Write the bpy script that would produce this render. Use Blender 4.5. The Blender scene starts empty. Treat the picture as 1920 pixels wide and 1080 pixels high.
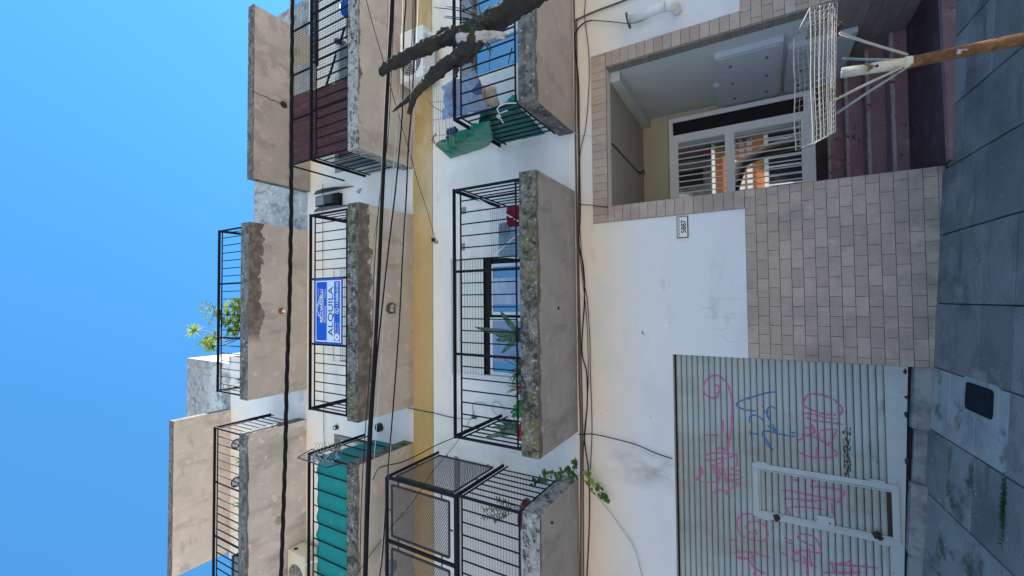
import bpy, math, random
from mathutils import Vector, Matrix, noise
rnd = random.Random(7)
scene = bpy.context.scene
COL = scene.collection
# ------------------------------------------------------------------ camera
F_PX, PITCH, ROLL, YAW = 802.37, math.radians(30.388), math.radians(-1.476), math.radians(1.905)
CAM = Vector((0.0, -5.4, 1.6))
fw = Vector((math.cos(PITCH)*math.sin(YAW), math.cos(PITCH)*math.cos(YAW), math.sin(PITCH)))
_r = Vector((math.cos(YAW), -math.sin(YAW), 0)); _u = _r.cross(fw)
rt = _r*math.cos(ROLL) + _u*math.sin(ROLL); up = -_r*math.sin(ROLL) + _u*math.cos(ROLL)
cd = bpy.data.cameras.new('camera'); cam = bpy.data.objects.new('camera', cd); COL.objects.link(cam)
cd.sensor_width = 36; cd.lens = F_PX/1920*36; cd.clip_start = .05; cd.clip_end = 600
R = Matrix((-up, rt, -fw)).transposed()          # the phone was held upright, the picture lies on its side
cam.matrix_world = Matrix.Translation(CAM) @ R.to_4x4()
scene.camera = cam
# ------------------------------------------------------------------ light
SUN_EL, SUN_AZ = math.radians(55), math.radians(66)     # behind the building, far to its right
w = bpy.data.worlds.new('World'); scene.world = w; w.use_nodes = True
nt = w.node_tree; nt.nodes.clear()
sk = nt.nodes.new('ShaderNodeTexSky'); sk.sky_type = 'NISHITA'; sk.sun_disc = False
sk.sun_elevation = SUN_EL; sk.sun_rotation = SUN_AZ; sk.air_density = 1.0; sk.dust_density = 0.0; sk.ozone_density = 3.0; sk.altitude = 10
bg = nt.nodes.new('ShaderNodeBackground'); bg.inputs[1].default_value = .101
wo = nt.nodes.new('ShaderNodeOutputWorld')
hs = nt.nodes.new('ShaderNodeHueSaturation'); hs.inputs['Hue'].default_value = .489; hs.inputs['Saturation'].default_value = 1.24; nt.links.new(sk.outputs[0], hs.inputs['Color']); nt.links.new(hs.outputs[0], bg.inputs[0]); nt.links.new(bg.outputs[0], wo.inputs[0])
sl = bpy.data.lights.new('sun', 'SUN'); sl.energy = 5.0; sl.angle = math.radians(.5); sl.color = (1, .95, .87)
so = bpy.data.objects.new('sun', sl); COL.objects.link(so)
sd = Vector((math.sin(SUN_AZ)*math.cos(SUN_EL), math.cos(SUN_AZ)*math.cos(SUN_EL), math.sin(SUN_EL)))
so.rotation_euler = sd.to_track_quat('Z', 'Y').to_euler(); so.location = (0, 0, 30)
vs = scene.view_settings; vs.view_transform = 'Standard'; vs.look = 'None'; vs.gamma = 1; vs.use_curve_mapping = False
vs.exposure = 1.62
scene.cycles.max_bounces = 8; scene.cycles.diffuse_bounces = 5

# ------------------------------------------------------------------ point helpers: a point of the place on a known plane
def ray(px, py): return fw + rt*((540-py)/F_PX) + up*((960-px)/F_PX)
def at(px, py, Y=0.0): d = ray(px, py); return CAM + d*((Y-CAM.y)/d.y)
def atx(px, py, X): d = ray(px, py); return CAM + d*((X-CAM.x)/d.x)
def atz(px, py, Z): d = ray(px, py); return CAM + d*((Z-CAM.z)/d.z)
def gz(x, y): return .222 - .063*x + .068*y       # the pavement falls to the right and towards the kerb

# ------------------------------------------------------------------ mesh helpers
WO = {}
class MB:
    def __init__(s): s.v = []; s.f = []; s.m = []; s.cm = 0
    def add(s, vs, fs):
        b = len(s.v); s.v += [tuple(p) for p in vs]; s.f += [tuple(b+i for i in f) for f in fs]; s.m += [s.cm]*len(fs); return s
    def box(s, x0, x1, y0, y1, z0, z1):
        return s.hexa([(x0,y0,z0),(x1,y0,z0),(x1,y1,z0),(x0,y1,z0),(x0,y0,z1),(x1,y0,z1),(x1,y1,z1),(x0,y1,z1)])
    def hexa(s, p): return s.add(p, [(0,3,2,1),(4,5,6,7),(0,1,5,4),(1,2,6,5),(2,3,7,6),(3,0,4,7)])
    def quad(s, a, b, c, d): return s.add([a,b,c,d], [(0,1,2,3)])
    def path(s, pts, r, n=6, caps=True, wob=0.0, seed=0, sq=None):
        pts = [Vector(p) for p in pts]; rs = r if hasattr(r, '__len__') else [r]*len(pts)
        b = len(s.v); ref = None
        for i, p in enumerate(pts):
            t = (pts[min(i+1, len(pts)-1)] - pts[max(i-1, 0)]).normalized()
            if ref is None: ref = t.orthogonal().normalized()
            if sq is not None and i == 0:
                ref = (Vector(sq) - t*t.dot(Vector(sq))).normalized()
            ref = (ref - t*t.dot(ref)).normalized(); bi = t.cross(ref)
            for k in range(n):
                a = 2*math.pi*(k+.5)/n; rr = rs[i]
                d = ref*math.cos(a) + bi*math.sin(a)
                if wob: rr *= 1 + wob*noise.noise(p*9 + d*1.3 + Vector((seed, 0, 0))) + wob*.7*noise.noise(p*34 + d*2)
                s.v.append(tuple(p + d*rr))
        for i in range(len(pts)-1):
            for k in range(n):
                k2 = (k+1) % n; s.f.append((b+i*n+k, b+i*n+k2, b+(i+1)*n+k2, b+(i+1)*n+k)); s.m.append(s.cm)
        if caps:
            s.f.append(tuple(b+k for k in range(n))[::-1]); s.f.append(tuple(b+(len(pts)-1)*n+k for k in range(n))); s.m += [s.cm]*2
        return s
    def bar(s, p, q, wd, dp=None, upv=(0, -1, 0)):
        """square bar from p to q"""
        p = Vector(p); q = Vector(q); t = (q-p).normalized(); dp = dp or wd
        a = Vector(upv); a = a - t*t.dot(a)
        if a.length < 1e-4: a = t.orthogonal()
        a.normalize(); b = t.cross(a); a *= dp/2; b *= wd/2
        return s.hexa([p-a-b, p-a+b, p+a+b, p+a-b, q-a-b, q-a+b, q+a+b, q+a-b])
    def lathe(s, c, prof, n=16, axis='z'):
        """prof: (r, h) pairs round an axis through c"""
        c = Vector(c); b = len(s.v)
        for (r, h) in prof:
            for k in range(n):
                a = 2*math.pi*k/n; u, v = r*math.cos(a), r*math.sin(a)
                s.v.append(tuple(c + (Vector((u, v, h)) if axis == 'z' else Vector((u, h, v)) if axis == 'y' else Vector((h, u, v)))))
        for i in range(len(prof)-1):
            for k in range(n):
                k2 = (k+1) % n; f = (b+i*n+k, b+i*n+k2, b+(i+1)*n+k2, b+(i+1)*n+k)
                s.f.append(f if axis != 'y' else f[::-1]); s.m.append(s.cm)
        s.f.append(tuple(b+k for k in range(n))); s.f.append(tuple(b+(len(prof)-1)*n+k for k in range(n))); s.m += [s.cm]*2
        return s
    def mesh(s, name, mats, o, smooth=False):
        me = bpy.data.meshes.new(name); o = Vector(o)
        me.from_pydata([tuple(Vector(p)-o) for p in s.v], [], s.f)
        for m in (mats if isinstance(mats, (list, tuple)) else [mats]): me.materials.append(m)
        if isinstance(mats, (list, tuple)) and len(mats) > 1: me.polygons.foreach_set('material_index', s.m)
        if smooth: me.polygons.foreach_set('use_smooth', [True]*len(me.polygons))
        me.update(); return me
    def build(s, name, mats, parent=None, origin=None, smooth=False, bevel=0, label=None):
        if origin is None:
            if parent is not None and not s.v: origin = WO[parent.name]
            else:
                xs = [p[0] for p in s.v]; ys = [p[1] for p in s.v]; zs = [p[2] for p in s.v]
                origin = Vector(((min(xs)+max(xs))/2, (min(ys)+max(ys))/2, min(zs)))
        ob = place(name, s.mesh(name, mats, origin, smooth), origin, parent)
        if bevel:
            b = ob.modifiers.new('bevel', 'BEVEL'); b.width = bevel; b.segments = 1; b.limit_method = 'ANGLE'
        if label: ob['label'] = label
        return ob
def place(name, me, loc, parent=None, scale=None, rot=None):
    ob = bpy.data.objects.new(name, me); COL.objects.link(ob); loc = Vector(loc)
    if parent is not None: ob.parent = parent; ob.location = loc - WO[parent.name]
    else: ob.location = loc
    if scale: ob.scale = scale
    if rot: ob.rotation_euler = rot
    WO[ob.name] = loc
    return ob
def tag(o, label=None, cat=None, group=None, kind=None):
    if label: o['label'] = label
    if cat: o['category'] = cat
    if group: o['group'] = group
    if kind: o['kind'] = kind
    return o
def thing(name, label, cat, loc, group=None):
    o = bpy.data.objects.new(name, None); COL.objects.link(o); o.location = loc; o.empty_display_size = .2
    WO[o.name] = Vector(loc); return tag(o, label, cat, group)
def grid_surface(P, nu, nv, fn=None):
    """P: four corners a b c d; fn(u,v)->offset vector"""
    a, b, c, d = [Vector(p) for p in P]; m = MB(); vs_ = []
    for j in range(nv+1):
        for i in range(nu+1):
            u, v = i/nu, j/nv
            p = a*(1-u)*(1-v) + b*u*(1-v) + c*u*v + d*(1-u)*v
            if fn: p = p + fn(u, v)
            vs_.append(p)
    m.add(vs_, [(j*(nu+1)+i, j*(nu+1)+i+1, (j+1)*(nu+1)+i+1, (j+1)*(nu+1)+i) for j in range(nv) for i in range(nu)])
    return m
def solid(ob, t):
    s = ob.modifiers.new('thick', 'SOLIDIFY'); s.thickness = t; s.offset = 0; return ob
def text(txt, size, loc, mat_, parent, name='lettering', ext=.0012, align='LEFT', xs=1.0, rot=(math.pi/2, 0, 0), bold=0):
    c = bpy.data.curves.new(name, 'FONT'); c.body = txt; c.size = size; c.extrude = ext; c.align_x = align; c.offset = bold
    t = bpy.data.objects.new('tmp', c); COL.objects.link(t)
    bpy.context.view_layer.update()
    me = bpy.data.meshes.new_from_object(t.evaluated_get(bpy.context.evaluated_depsgraph_get()))
    COL.objects.unlink(t); bpy.data.objects.remove(t)
    me.materials.clear(); me.materials.append(mat_); me.name = name
    o = place(name, me, loc, parent, rot=rot); o.scale = (xs, 1, 1); return o

# ------------------------------------------------------------------ materials
def mat(name, c, rough=.75, metal=0, var=.10, vscale=2.0, layers=(), bump=0.0, bscale=60, rand=0, ior=1.5, spec=.5, streak=None, tr=0, lich=False):
    """layers: (colour, scale xyz, lo, hi, detail[, mask]) mask=('y',a,b) etc fades the layer between two positions"""
    m = bpy.data.materials.new(name); m.use_nodes = True; n = m.node_tree.nodes; L = m.node_tree.links
    bs = n['Principled BSDF']; bs.inputs['Roughness'].default_value = rough; bs.inputs['Metallic'].default_value = metal
    bs.inputs['IOR'].default_value = ior; bs.inputs['Specular IOR Level'].default_value = spec
    g = n.new('ShaderNodeNewGeometry').outputs['Position']
    def nz(scale, detail=6, off=0):
        mp = n.new('ShaderNodeMapping'); mp.inputs['Scale'].default_value = scale; mp.inputs['Location'].default_value = (off, off*.7, off*1.3)
        L.new(g, mp.inputs[0]); t = n.new('ShaderNodeTexNoise'); t.inputs['Scale'].default_value = 1; t.inputs['Detail'].default_value = detail
        t.inputs['Roughness'].default_value = .62
        L.new(mp.outputs[0], t.inputs['Vector']); return t.outputs['Fac']
    def rng(x, a, b, c_=0, d=1):
        r = n.new('ShaderNodeMapRange'); r.inputs[1].default_value = a; r.inputs[2].default_value = b; r.inputs[3].default_value = c_; r.inputs[4].default_value = d
        L.new(x, r.inputs[0]); return r.outputs[0]
    def mul(x, y):
        r = n.new('ShaderNodeMath'); r.operation = 'MULTIPLY'; L.new(x, r.inputs[0])
        if isinstance(y, (int, float)): r.inputs[1].default_value = y
        else: L.new(y, r.inputs[1])
        return r.outputs[0]
    def mix(a, b, f, mode='MIX'):
        x = n.new('ShaderNodeMix'); x.data_type = 'RGBA'; x.blend_type = mode
        for s_, v in ((x.inputs[6], a), (x.inputs[7], b)):
            if isinstance(v, (tuple, list)): s_.default_value = (*v[:3], 1)
            else: L.new(v, s_)
        if isinstance(f, (int, float)): x.inputs[0].default_value = f
        else: L.new(f, x.inputs[0])
        return x.outputs[2]
    cur = mix(tuple(k*(1-var) for k in c), tuple(min(1, k*(1+var)) for k in c), rng(nz((vscale,)*3, 8, 3), .3, .7))
    if rand:
        oi = n.new('ShaderNodeObjectInfo').outputs['Random']
        cur = mix(cur, tuple(k*(1-rand)**1.6 for k in c), rng(oi, 0, 1, 0, .8))
        wn = n.new('ShaderNodeTexWhiteNoise'); wn.noise_dimensions = '1D'; L.new(oi, wn.inputs['W'])
        cur = mix(cur, tuple(min(1, k*(1+rand)) for k in c), rng(wn.outputs[0], .5, 1, 0, .6))
    for i, ly in enumerate(layers):
        if ly[0] == 'EDGE':
            sx = n.new('ShaderNodeSeparateXYZ'); L.new(g, sx.inputs[0]); yy = sx.outputs['Y']
            def addm(a_, b_, op='ADD'):
                r = n.new('ShaderNodeMath'); r.operation = op; L.new(a_, r.inputs[0])
                if isinstance(b_, (int, float)): r.inputs[1].default_value = b_
                else: L.new(b_, r.inputs[1])
                return r.outputs[0]
            k = addm(yy, addm(rng(nz((2.6, 2.6, 2.6), 10, ly[4]*7.3), .25, .75, -ly[3], ly[3]), -ly[2]))
            f = rng(k, .004, -.004)
            if ly[5]: f = mul(f, rng(sx.outputs['X'], ly[5][0], ly[5][1]))
            inner = mix(ly[1], tuple(v*1.9 for v in ly[1]), rng(nz((7, 7, 7), 8, ly[4]), .45, .62))
            cur = mix(cur, inner, f); continue
        f = rng(nz(ly[1], ly[4] if len(ly) > 4 else 6, 11*i+5), ly[2], ly[3])
        if len(ly) > 5:
            for mk in ([ly[5]] if isinstance(ly[5][0], str) else ly[5]):
                sx = n.new('ShaderNodeSeparateXYZ'); L.new(g, sx.inputs[0])
                f = mul(f, rng(sx.outputs['xyz'.index(mk[0])], mk[1], mk[2]))
        if lich and i == 3: f = mul(f, rng(nz((1.3,1.3,2.0), 4, 40), .44, .56))
        cur = mix(cur, ly[0], f)
    L.new(cur, bs.inputs['Base Color'])
    if bump:
        b = n.new('ShaderNodeBump'); b.inputs['Strength'].default_value = min(1, bump); b.inputs['Distance'].default_value = .01*max(1, bump)
        L.new(nz((bscale,)*3, 5, 1), b.inputs['Height']); L.new(b.outputs[0], bs.inputs['Normal'])
    if tr:
        tn = n.new('ShaderNodeBsdfTranslucent'); L.new(cur, tn.inputs[0]); ms = n.new('ShaderNodeMixShader'); ms.inputs[0].default_value = tr
        L.new(bs.outputs[0], ms.inputs[1]); L.new(tn.outputs[0], ms.inputs[2]); L.new(ms.outputs[0], n['Material Output'].inputs[0])
    return m
K = .07
M = {}
M['stucco'] = mat('white_stucco', (.80,.775,.745), .9, layers=[((.62,.60,.57),(.5,.5,1.4),.5,.75,8), ((.50,.48,.45),(2.2,2.2,1.0),.66,.80,9), ((.25,.24,.22),(17,17,17),.76,.80,3)], var=.05, vscale=.8, bump=.6, bscale=16)
M['stucco_low'] = mat('white_stucco_ground_floor', (.70,.725,.76), .88, layers=[((.80,.70,.60),(.6,.6,1.5),.25,.5,4,('z',2.9,3.75)), ((.36,.36,.35),(4,4,2.2),.38,.60,8,(('x',-2.35,-2.12),('x',-1.80,-2.0),('z',2.5,2.62),('z',3.5,3.0))), ((.62,.63,.64),(.7,.7,1.2),.5,.75,8), ((.50,.50,.50),(1.2,1,3.5),.64,.80,9), ((.35,.34,.33),(24,24,24),.765,.79,3)], var=.035, vscale=.7, bump=.55, bscale=14)  # cream layer below the balconies paints in warm reflected light
M['old_plaster'] = mat('weathered_grey_plaster', (.36,.36,.35), .92, layers=[((.72,.71,.69),(1.5,1.5,.8),.50,.56,10,('z',13.9,12.9)), ((.15,.15,.15),(7,7,7),.52,.66,10), ((.55,.53,.50),(11,11,11),.60,.66,8)], var=.25, vscale=5, bump=.6, bscale=25)
M['plaster_side'] = mat('grey_blue_plaster', (.42,.42,.41), .92, layers=[((.22,.22,.22),(6,6,3),.5,.62,10), ((.60,.59,.56),(9,9,9),.58,.64,8), ((.72,.70,.68),(2,2,2),.56,.6,9,('x',2.1,1.5))], var=.2, vscale=4, bump=.5, bscale=25)
M['yellow'] = mat('yellow_painted_band', (.50,.37,.18), .85, layers=[((.46,.30,.09),(.5,.5,2),.45,.6,6,('x',-1.2,-1.7)), ((.56,.47,.34),(1.2,1.2,2.5),.50,.62,9,('x',1.0,2.0)), ((.40,.30,.15),(18,18,18),.66,.72,6)], var=.1, vscale=1.5, bump=.3, bscale=40)
def under(key, c, c2, band, amp, seed, xr=None, spots=.775, soft=None):
    ls = [(c2,(1.6,1.6,1.6),.42,.66,9), (tuple(v*.68 for v in c2),(3.1,1.1,3),.54,.72,10), (tuple(min(.8,v*1.12) for v in c),(5,5,5),.60,.64,8), ((.13,.12,.11),(30,30,30),spots,spots+.015,2)]
    if soft: ls.append(soft)
    ls.append(('EDGE', (.135,.11,.095), -1.151+band, amp, seed, xr))
    M[key] = mat(key+'_painted_plaster', c, .85, layers=ls, var=.09, vscale=2.5, bump=.35, bscale=26)
PNK, PN2, GRY, GR2 = (.57,.51,.455), (.475,.43,.39), (.385,.365,.35), (.33,.315,.305)
under('under', PNK, PN2, .02, .03, 1)
under('under1', GRY, GR2, .075, .07, 2); under('under2', PNK, PN2, .24, .12, 3); under('under3', PNK, PN2, .23, .14, 4, (-.75,-.55))
under('under1r', (.50,.44,.39), (.42,.37,.33), .05, .06, 5); under('under2r', PNK, PN2, .03, .10, 6, spots=.73); under('under1l', GRY, GR2, .03, .05, 7); under('under2l', PNK, PN2, .03, .03, 8)
under('under3l', (.68,.62,.57), (.56,.51,.48), .03, .04, 9, soft=((.44,.41,.38),(2,2,2),.54,.62,9,('x',-3.6,-2.6)))
under('canopyr', (.50,.44,.385), (.43,.385,.34), .02, .01, 10, soft=((.385,.34,.295),(2.1,2.1,2.1),.53,.57,9)); under('canopyl', (.70,.62,.55), (.62,.56,.50), .02, .01, 11, soft=((.50,.46,.43),(1.5,3,2),.60,.66,9))
def conc(name, lich, base=(.17,.162,.15), pale=.60):
    ls = [((.075,.072,.068),(6,6,9),.46,.60,10), ((.40,.39,.35),(17,17,17),pale,pale+.05,10), ((.035,.035,.035),(15,15,15),.58,.64,8)]
    if lich: ls += [((.135,.13,.04),(11,11,11),.40,.58,10), ((.38,.365,.31),(38,38,38),.59,.64,6), ((.035,.035,.03),(10,10,10),.50,.60,8)]
    return mat(name, base, .95, layers=ls, var=.35, vscale=9, bump=.9, bscale=30, lich=lich)
M['edge_pale'] = conc('pale_worn_slab_edge', False, (.34,.33,.31), .53)
M['edge'] = conc('weathered_slab_edge', False); M['edge_lichen'] = conc('mossy_slab_edge', True)
M['black'] = mat('black_painted_steel', (.009,.010,.016), .75, var=.2, vscale=9, spec=.2)
M['brownsteel'] = mat('dark_brown_steel', (.030,.026,.030), .5, var=.3, vscale=12)
M['cable'] = mat('black_cable_sheath', (.012,.012,.015), .85, var=.15, spec=.15)
M['cable_b'] = mat('dusty_brown_cable', (.10,.085,.075), .85, var=.2)
M['cable_w'] = mat('pale_cable', (.50,.50,.50), .6, var=.1)
M['tile'] = mat('brown_grey_wall_tile', (.435,.35,.295), .6, var=.16, vscale=9, rand=.13, layers=[((.30,.25,.22),(34,34,34),.56,.70,6),((.55,.49,.44),(70,70,70),.68,.72,4), ((.19,.165,.15),(4,4,2.5),.40,.66,9,('z',.75,.15)), ((.27,.23,.205),(1.3,1.3,.9),.52,.66,8)], bump=.12, bscale=90)
M['tile_worn'] = mat('darker_wall_tile', (.22,.195,.175), .6, var=.15, vscale=10, rand=.12, layers=[((.12,.11,.11),(30,30,30),.55,.70,6)], bump=.12, bscale=90)
M['grout'] = mat('tile_grout', (.10,.088,.082), .95, var=.2, vscale=8)
M['pave'] = mat('cement_paving', (.235,.215,.205), .85, var=.18, vscale=3, rand=.24, layers=[((.125,.118,.115),(2.2,2.2,2.2),.47,.64,9), ((.30,.28,.23),(2.2,2.2,2.2),.60,.70,10), ((.34,.34,.33),(28,28,28),.68,.72,4), ((.07,.065,.06),(60,60,60),.62,.68,3), ((.13,.12,.10),(1.1,6,2),.58,.66,10)], bump=.6, bscale=45)
M['pave_pale'] = mat('pale_cement_patch', (.36,.345,.335), .85, var=.12, vscale=4, layers=[((.16,.135,.09),(4,4,4),.54,.64,10), ((.25,.24,.235),(3,3,3),.5,.64,9)], bump=.35, bscale=50)
M['pave_stain'] = mat('stained_cement_paving', (.25,.235,.225), .85, var=.15, vscale=3, layers=[((.30,.29,.26),(4,4,4),.55,.63,10), ((.075,.07,.055),(2.5,2.5,2.5),.50,.60,10)], bump=.4, bscale=50)
M['joint'] = mat('pavement_joint_dirt', (.045,.047,.05), .95, var=.3, vscale=10)
M['sill'] = mat('cement_threshold', (.27,.255,.24), .9, var=.15, vscale=5, layers=[((.15,.15,.15),(5,5,5),.5,.65,9)], bump=.4, bscale=40)
M['bounce_ground'] = mat('pale_bounce_ground', (.30,.285,.265), .9, var=.2, vscale=2, bump=.4, bscale=80)  # unseen road and ground, made pale to bounce sun onto the shaded facade
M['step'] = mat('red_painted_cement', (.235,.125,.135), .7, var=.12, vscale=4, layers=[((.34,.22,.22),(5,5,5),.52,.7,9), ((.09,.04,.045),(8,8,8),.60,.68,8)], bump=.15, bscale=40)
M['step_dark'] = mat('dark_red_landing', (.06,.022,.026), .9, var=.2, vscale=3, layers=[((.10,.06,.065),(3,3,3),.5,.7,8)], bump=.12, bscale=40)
M['nosing'] = mat('worn_step_edge', (.33,.27,.27), .6, var=.2, vscale=8, layers=[((.05,.03,.03),(12,12,12),.58,.64,8)])
M['garage'] = mat('pale_green_grey_roller_paint', (.385,.44,.44), .48, var=.06, vscale=3, layers=[((.27,.27,.225),(1.2,1.2,.35),.42,.66,9), ((.20,.17,.13),(3,3,7),.56,.66,9,('z',.95,.45)), ((.14,.15,.13),(14,14,30),.68,.74,7), ((.10,.055,.03),(4,4,9),.50,.56,9,('z',.50,.44))], rand=.04)
M['garage_frame'] = mat('pale_wicket_frame_paint', (.40,.47,.48), .5, var=.06, vscale=6, layers=[((.12,.10,.09),(22,22,22),.66,.70,6)])
M['rust'] = mat('rusty_steel', (.16,.065,.02), .85, var=.35, vscale=12, layers=[((.30,.14,.04),(14,14,14),.5,.6,8), ((.05,.03,.025),(20,20,20),.56,.64,8), ((.55,.52,.48),(9,9,5),.66,.69,8)], bump=.5, bscale=60)
M['rustdark'] = mat('dark_rust_scab', (.045,.025,.018), .9, var=.4, vscale=20, bump=.5, bscale=50)
M['pole_white'] = mat('flaking_white_pole_paint', (.44,.44,.38), .7, var=.1, layers=[((.24,.23,.13),(10,10,10),.50,.62,7), ((.09,.05,.025),(16,16,10),.55,.60,9)], bump=.3, bscale=50)
M['wire_white'] = mat('white_coated_wire', (.27,.27,.26), .8, var=.12, vscale=10, layers=[((.14,.11,.08),(30,30,30),.62,.66,5)])
M['door_white'] = mat('white_lacquered_door', (.74,.76,.78), .4, var=.04)
M['wall_in'] = mat('grey_porch_plaster', (.50,.57,.60), .8, var=.06, vscale=1.5, bump=.1)
M['ceil_in'] = mat('dark_porch_ceiling', (.36,.33,.28), .85, var=.08)
M['cream_in'] = mat('cream_porch_wall', (.50,.45,.34), .85, var=.06)
M['meter'] = mat('grey_meter_cabinet_paint', (.48,.54,.62), .45, var=.05, vscale=3)
M['glass'] = mat('dark_window_glass', (.012,.018,.03), .03, var=.1, ior=2.3, spec=.75)
M['glass_door'] = mat('dark_door_glass', (.006,.008,.010), .02, var=.1, ior=3.0, spec=1.0)
M['glass_blue'] = mat('blue_reflecting_glass', (.012,.03,.085), .04, var=.12, ior=2.6, spec=.9)
M['curtain'] = mat('pale_blue_curtain_behind_glass', (.27,.32,.45), .25, var=.12, vscale=3, layers=[((.24,.33,.50),(9,1,.4),.5,.6,3)])
M['curtain2'] = mat('white_curtain_behind_glass', (.36,.42,.55), .25, var=.12, vscale=3, layers=[((.50,.55,.66),(1,1,6),.45,.6,3)])
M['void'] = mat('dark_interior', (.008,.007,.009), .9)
M['blind'] = mat('white_plastic_blind', (.70,.70,.67), .55, var=.03)
M['blindgap'] = mat('blind_slot', (.24,.24,.25), .8)
M['pvc'] = mat('white_painted_metal', (.74,.75,.76), .4, var=.03)
M['beige_metal'] = mat('beige_appliance_metal', (.62,.58,.47), .5, var=.05)
M['grey_metal'] = mat('grey_sheet_metal', (.22,.23,.25), .5, var=.12, vscale=5)
M['dark_metal'] = mat('dark_grey_sheet_metal', (.045,.05,.065), .55, var=.12)
M['grille'] = mat('dark_fan_grille', (.07,.07,.075), .6, var=.1)
M['bark'] = mat('dark_lichen_bark', (.026,.024,.021), .95, var=.4, vscale=14, layers=[((.022,.02,.02),(14,14,14),.45,.6,9), ((.035,.045,.015),(5,5,5),.56,.62,8), ((.10,.10,.088),(17,17,17),.64,.69,7)], bump=2.2, bscale=32)
M['rawwood'] = mat('pale_split_wood', (.42,.40,.38), .85, var=.25, vscale=12, layers=[((.22,.17,.14),(30,8,8),.55,.62,6)], bump=.6, bscale=40)
M['sign_blue'] = mat('royal_blue_print', (.012,.085,.52), .35, var=.03); M['sign_edge'] = mat('indigo_print', (.035,.07,.33), .4, var=.04)
M['sign_white'] = mat('pale_print', (.60,.70,.85), .4, var=.02); M['sign_ink'] = mat('dark_blue_ink', (.03,.05,.10), .4)
M['ink'] = mat('black_enamel', (.012,.012,.022), .3); M['enamel'] = mat('white_enamel', (.72,.72,.74), .3, var=.03)
M['pink'] = mat('magenta_marker_paint', (.45,.12,.26), .5, var=.22, vscale=30); M['blueink'] = mat('blue_marker_paint', (.03,.15,.36), .5, var=.25, vscale=30)
M['pencil'] = mat('faint_grey_scratch', (.45,.47,.50), .8)
M['tarp'] = mat('green_plastic_tarp', (.015,.20,.115), .42, var=.2, vscale=4, layers=[((.01,.11,.07),(3,3,3),.5,.65,8)])
M['teal'] = mat('teal_shade_cloth', (.0,.215,.195), .7, var=.08, vscale=2, layers=[((.03,.30,.27),(4,4,4),.62,.7,6)])
M['tealdark'] = mat('teal_plastic_sheet', (.0,.15,.13), .45, var=.2, vscale=3, layers=[((.01,.05,.06),(3,3,4),.52,.66,7)])
M['denim'] = mat('washed_blue_cloth', (.23,.30,.45), .9, var=.12, vscale=5); M['denimdk'] = mat('navy_cloth', (.05,.08,.20), .9, var=.2, vscale=6)
M['beigecloth'] = mat('beige_towel', (.46,.40,.34), .95, var=.15, vscale=6); M['wine'] = mat('wine_red_cloth', (.20,.012,.055), .9, var=.1)
M['check'] = mat('pale_blue_checked_cloth', (.32,.50,.62), .9, var=.08); M['checkline'] = mat('grey_blue_check_line', (.16,.27,.40), .9)
M['brownscreen'] = mat('red_brown_shade_cloth', (.145,.052,.050), .85, var=.18, vscale=3, layers=[((.22,.10,.095),(30,1,2),.55,.62,3)])
M['rope'] = mat('white_rope', (.62,.64,.62), .9)
def leafm(n_, c, c2): return mat(n_, c, .5, var=.2, vscale=6, layers=[(c2,(22,22,22),.52,.64,4)], tr=.45)
M['snake'] = mat('banded_snake_plant_leaf', (.035,.085,.035), .4, var=.2, layers=[((.13,.19,.10),(6,6,55),.5,.56,3)])
M['leaf'] = leafm('green_leaf', (.06,.15,.03), (.10,.22,.04)); M['leafy'] = leafm('yellow_green_leaf', (.24,.36,.06), (.36,.46,.12)); M['leafd'] = leafm('dark_leaf', (.025,.055,.02), (.04,.09,.03))
M['leafp'] = leafm('pale_striped_leaf', (.22,.30,.13), (.42,.46,.28)); M['stem'] = mat('thin_brown_stem', (.08,.05,.03), .8)
M['potred'] = mat('red_plastic_pot', (.45,.012,.018), .35, var=.05); M['potgreen'] = mat('green_plastic_pot', (.01,.26,.055), .35, var=.08); M['potdark'] = mat('dark_plastic_pot', (.03,.035,.06), .5); M['pottc'] = mat('dark_red_plastic_tray', (.085,.012,.014), .4)
M['orange'] = mat('orange_painted_facade', (.50,.17,.05), .85, var=.1); M['facade_white'] = mat('white_opposite_facade', (.72,.70,.64), .85, var=.06)
M['jug'] = mat('translucent_blue_plastic', (.01,.10,.55), .2, var=.2, vscale=8); M['crate'] = mat('orange_plastic', (.55,.22,.05), .5)
M['lampglass'] = mat('dirty_lamp_glass', (.35,.36,.32), .3, var=.2, vscale=10); M['bulkmetal'] = mat('tarnished_lamp_metal', (.07,.07,.055), .6, var=.3, vscale=12)
M['hole'] = mat('cover_cast_iron', (.010,.014,.022), .8, var=.2, vscale=8, spec=.15); M['flower'] = mat('pink_petal', (.6,.10,.22), .6); M['weed'] = mat('weed_green', (.035,.075,.02), .8)
M['roof'] = mat('roof_membrane', (.35,.33,.31), .9)

# ------------------------------------------------------------------ ground
def struct(o, label=None):
    o['kind'] = 'structure'
    if label: o['label'] = label
    return o
def gpt(x, y, dz=0): return (x, y, gz(x, y)+dz)
g = MB(); g.box(-120, 120, -130, 90, -1.6, -.55); struct(g.build('ground', M['bounce_ground']), 'flat ground far beyond the street, pale to bounce sunlight')
rd = MB()
rd.hexa([(-40,-13.2,-.5),(40,-13.2,-.5),(40,-3.75,-.5),(-40,-3.75,-.5),(-40,-13.2,-.15+.063*10),(40,-13.2,-.15-.06*4),(40,-3.75,-.35),(-40,-3.75,-.35)])
rd = MB(); rd.box(-40, 40, -13.2, -3.77, -.54, -.33); struct(rd.build('road', M['bounce_ground']), 'street in front of the pavement, made pale to bounce sunlight')
kb = MB(); kb.hexa([gpt(-14,-3.77,-.9), gpt(6.5,-3.77,-.6), gpt(6.5,-3.62,-.6), gpt(-14,-3.62,-.9), gpt(-14,-3.77,0), gpt(6.5,-3.77,0), gpt(6.5,-3.62,0), gpt(-14,-3.62,0)])
struct(kb.build('kerb', M['sill']), 'cement kerb along the pavement')
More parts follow.
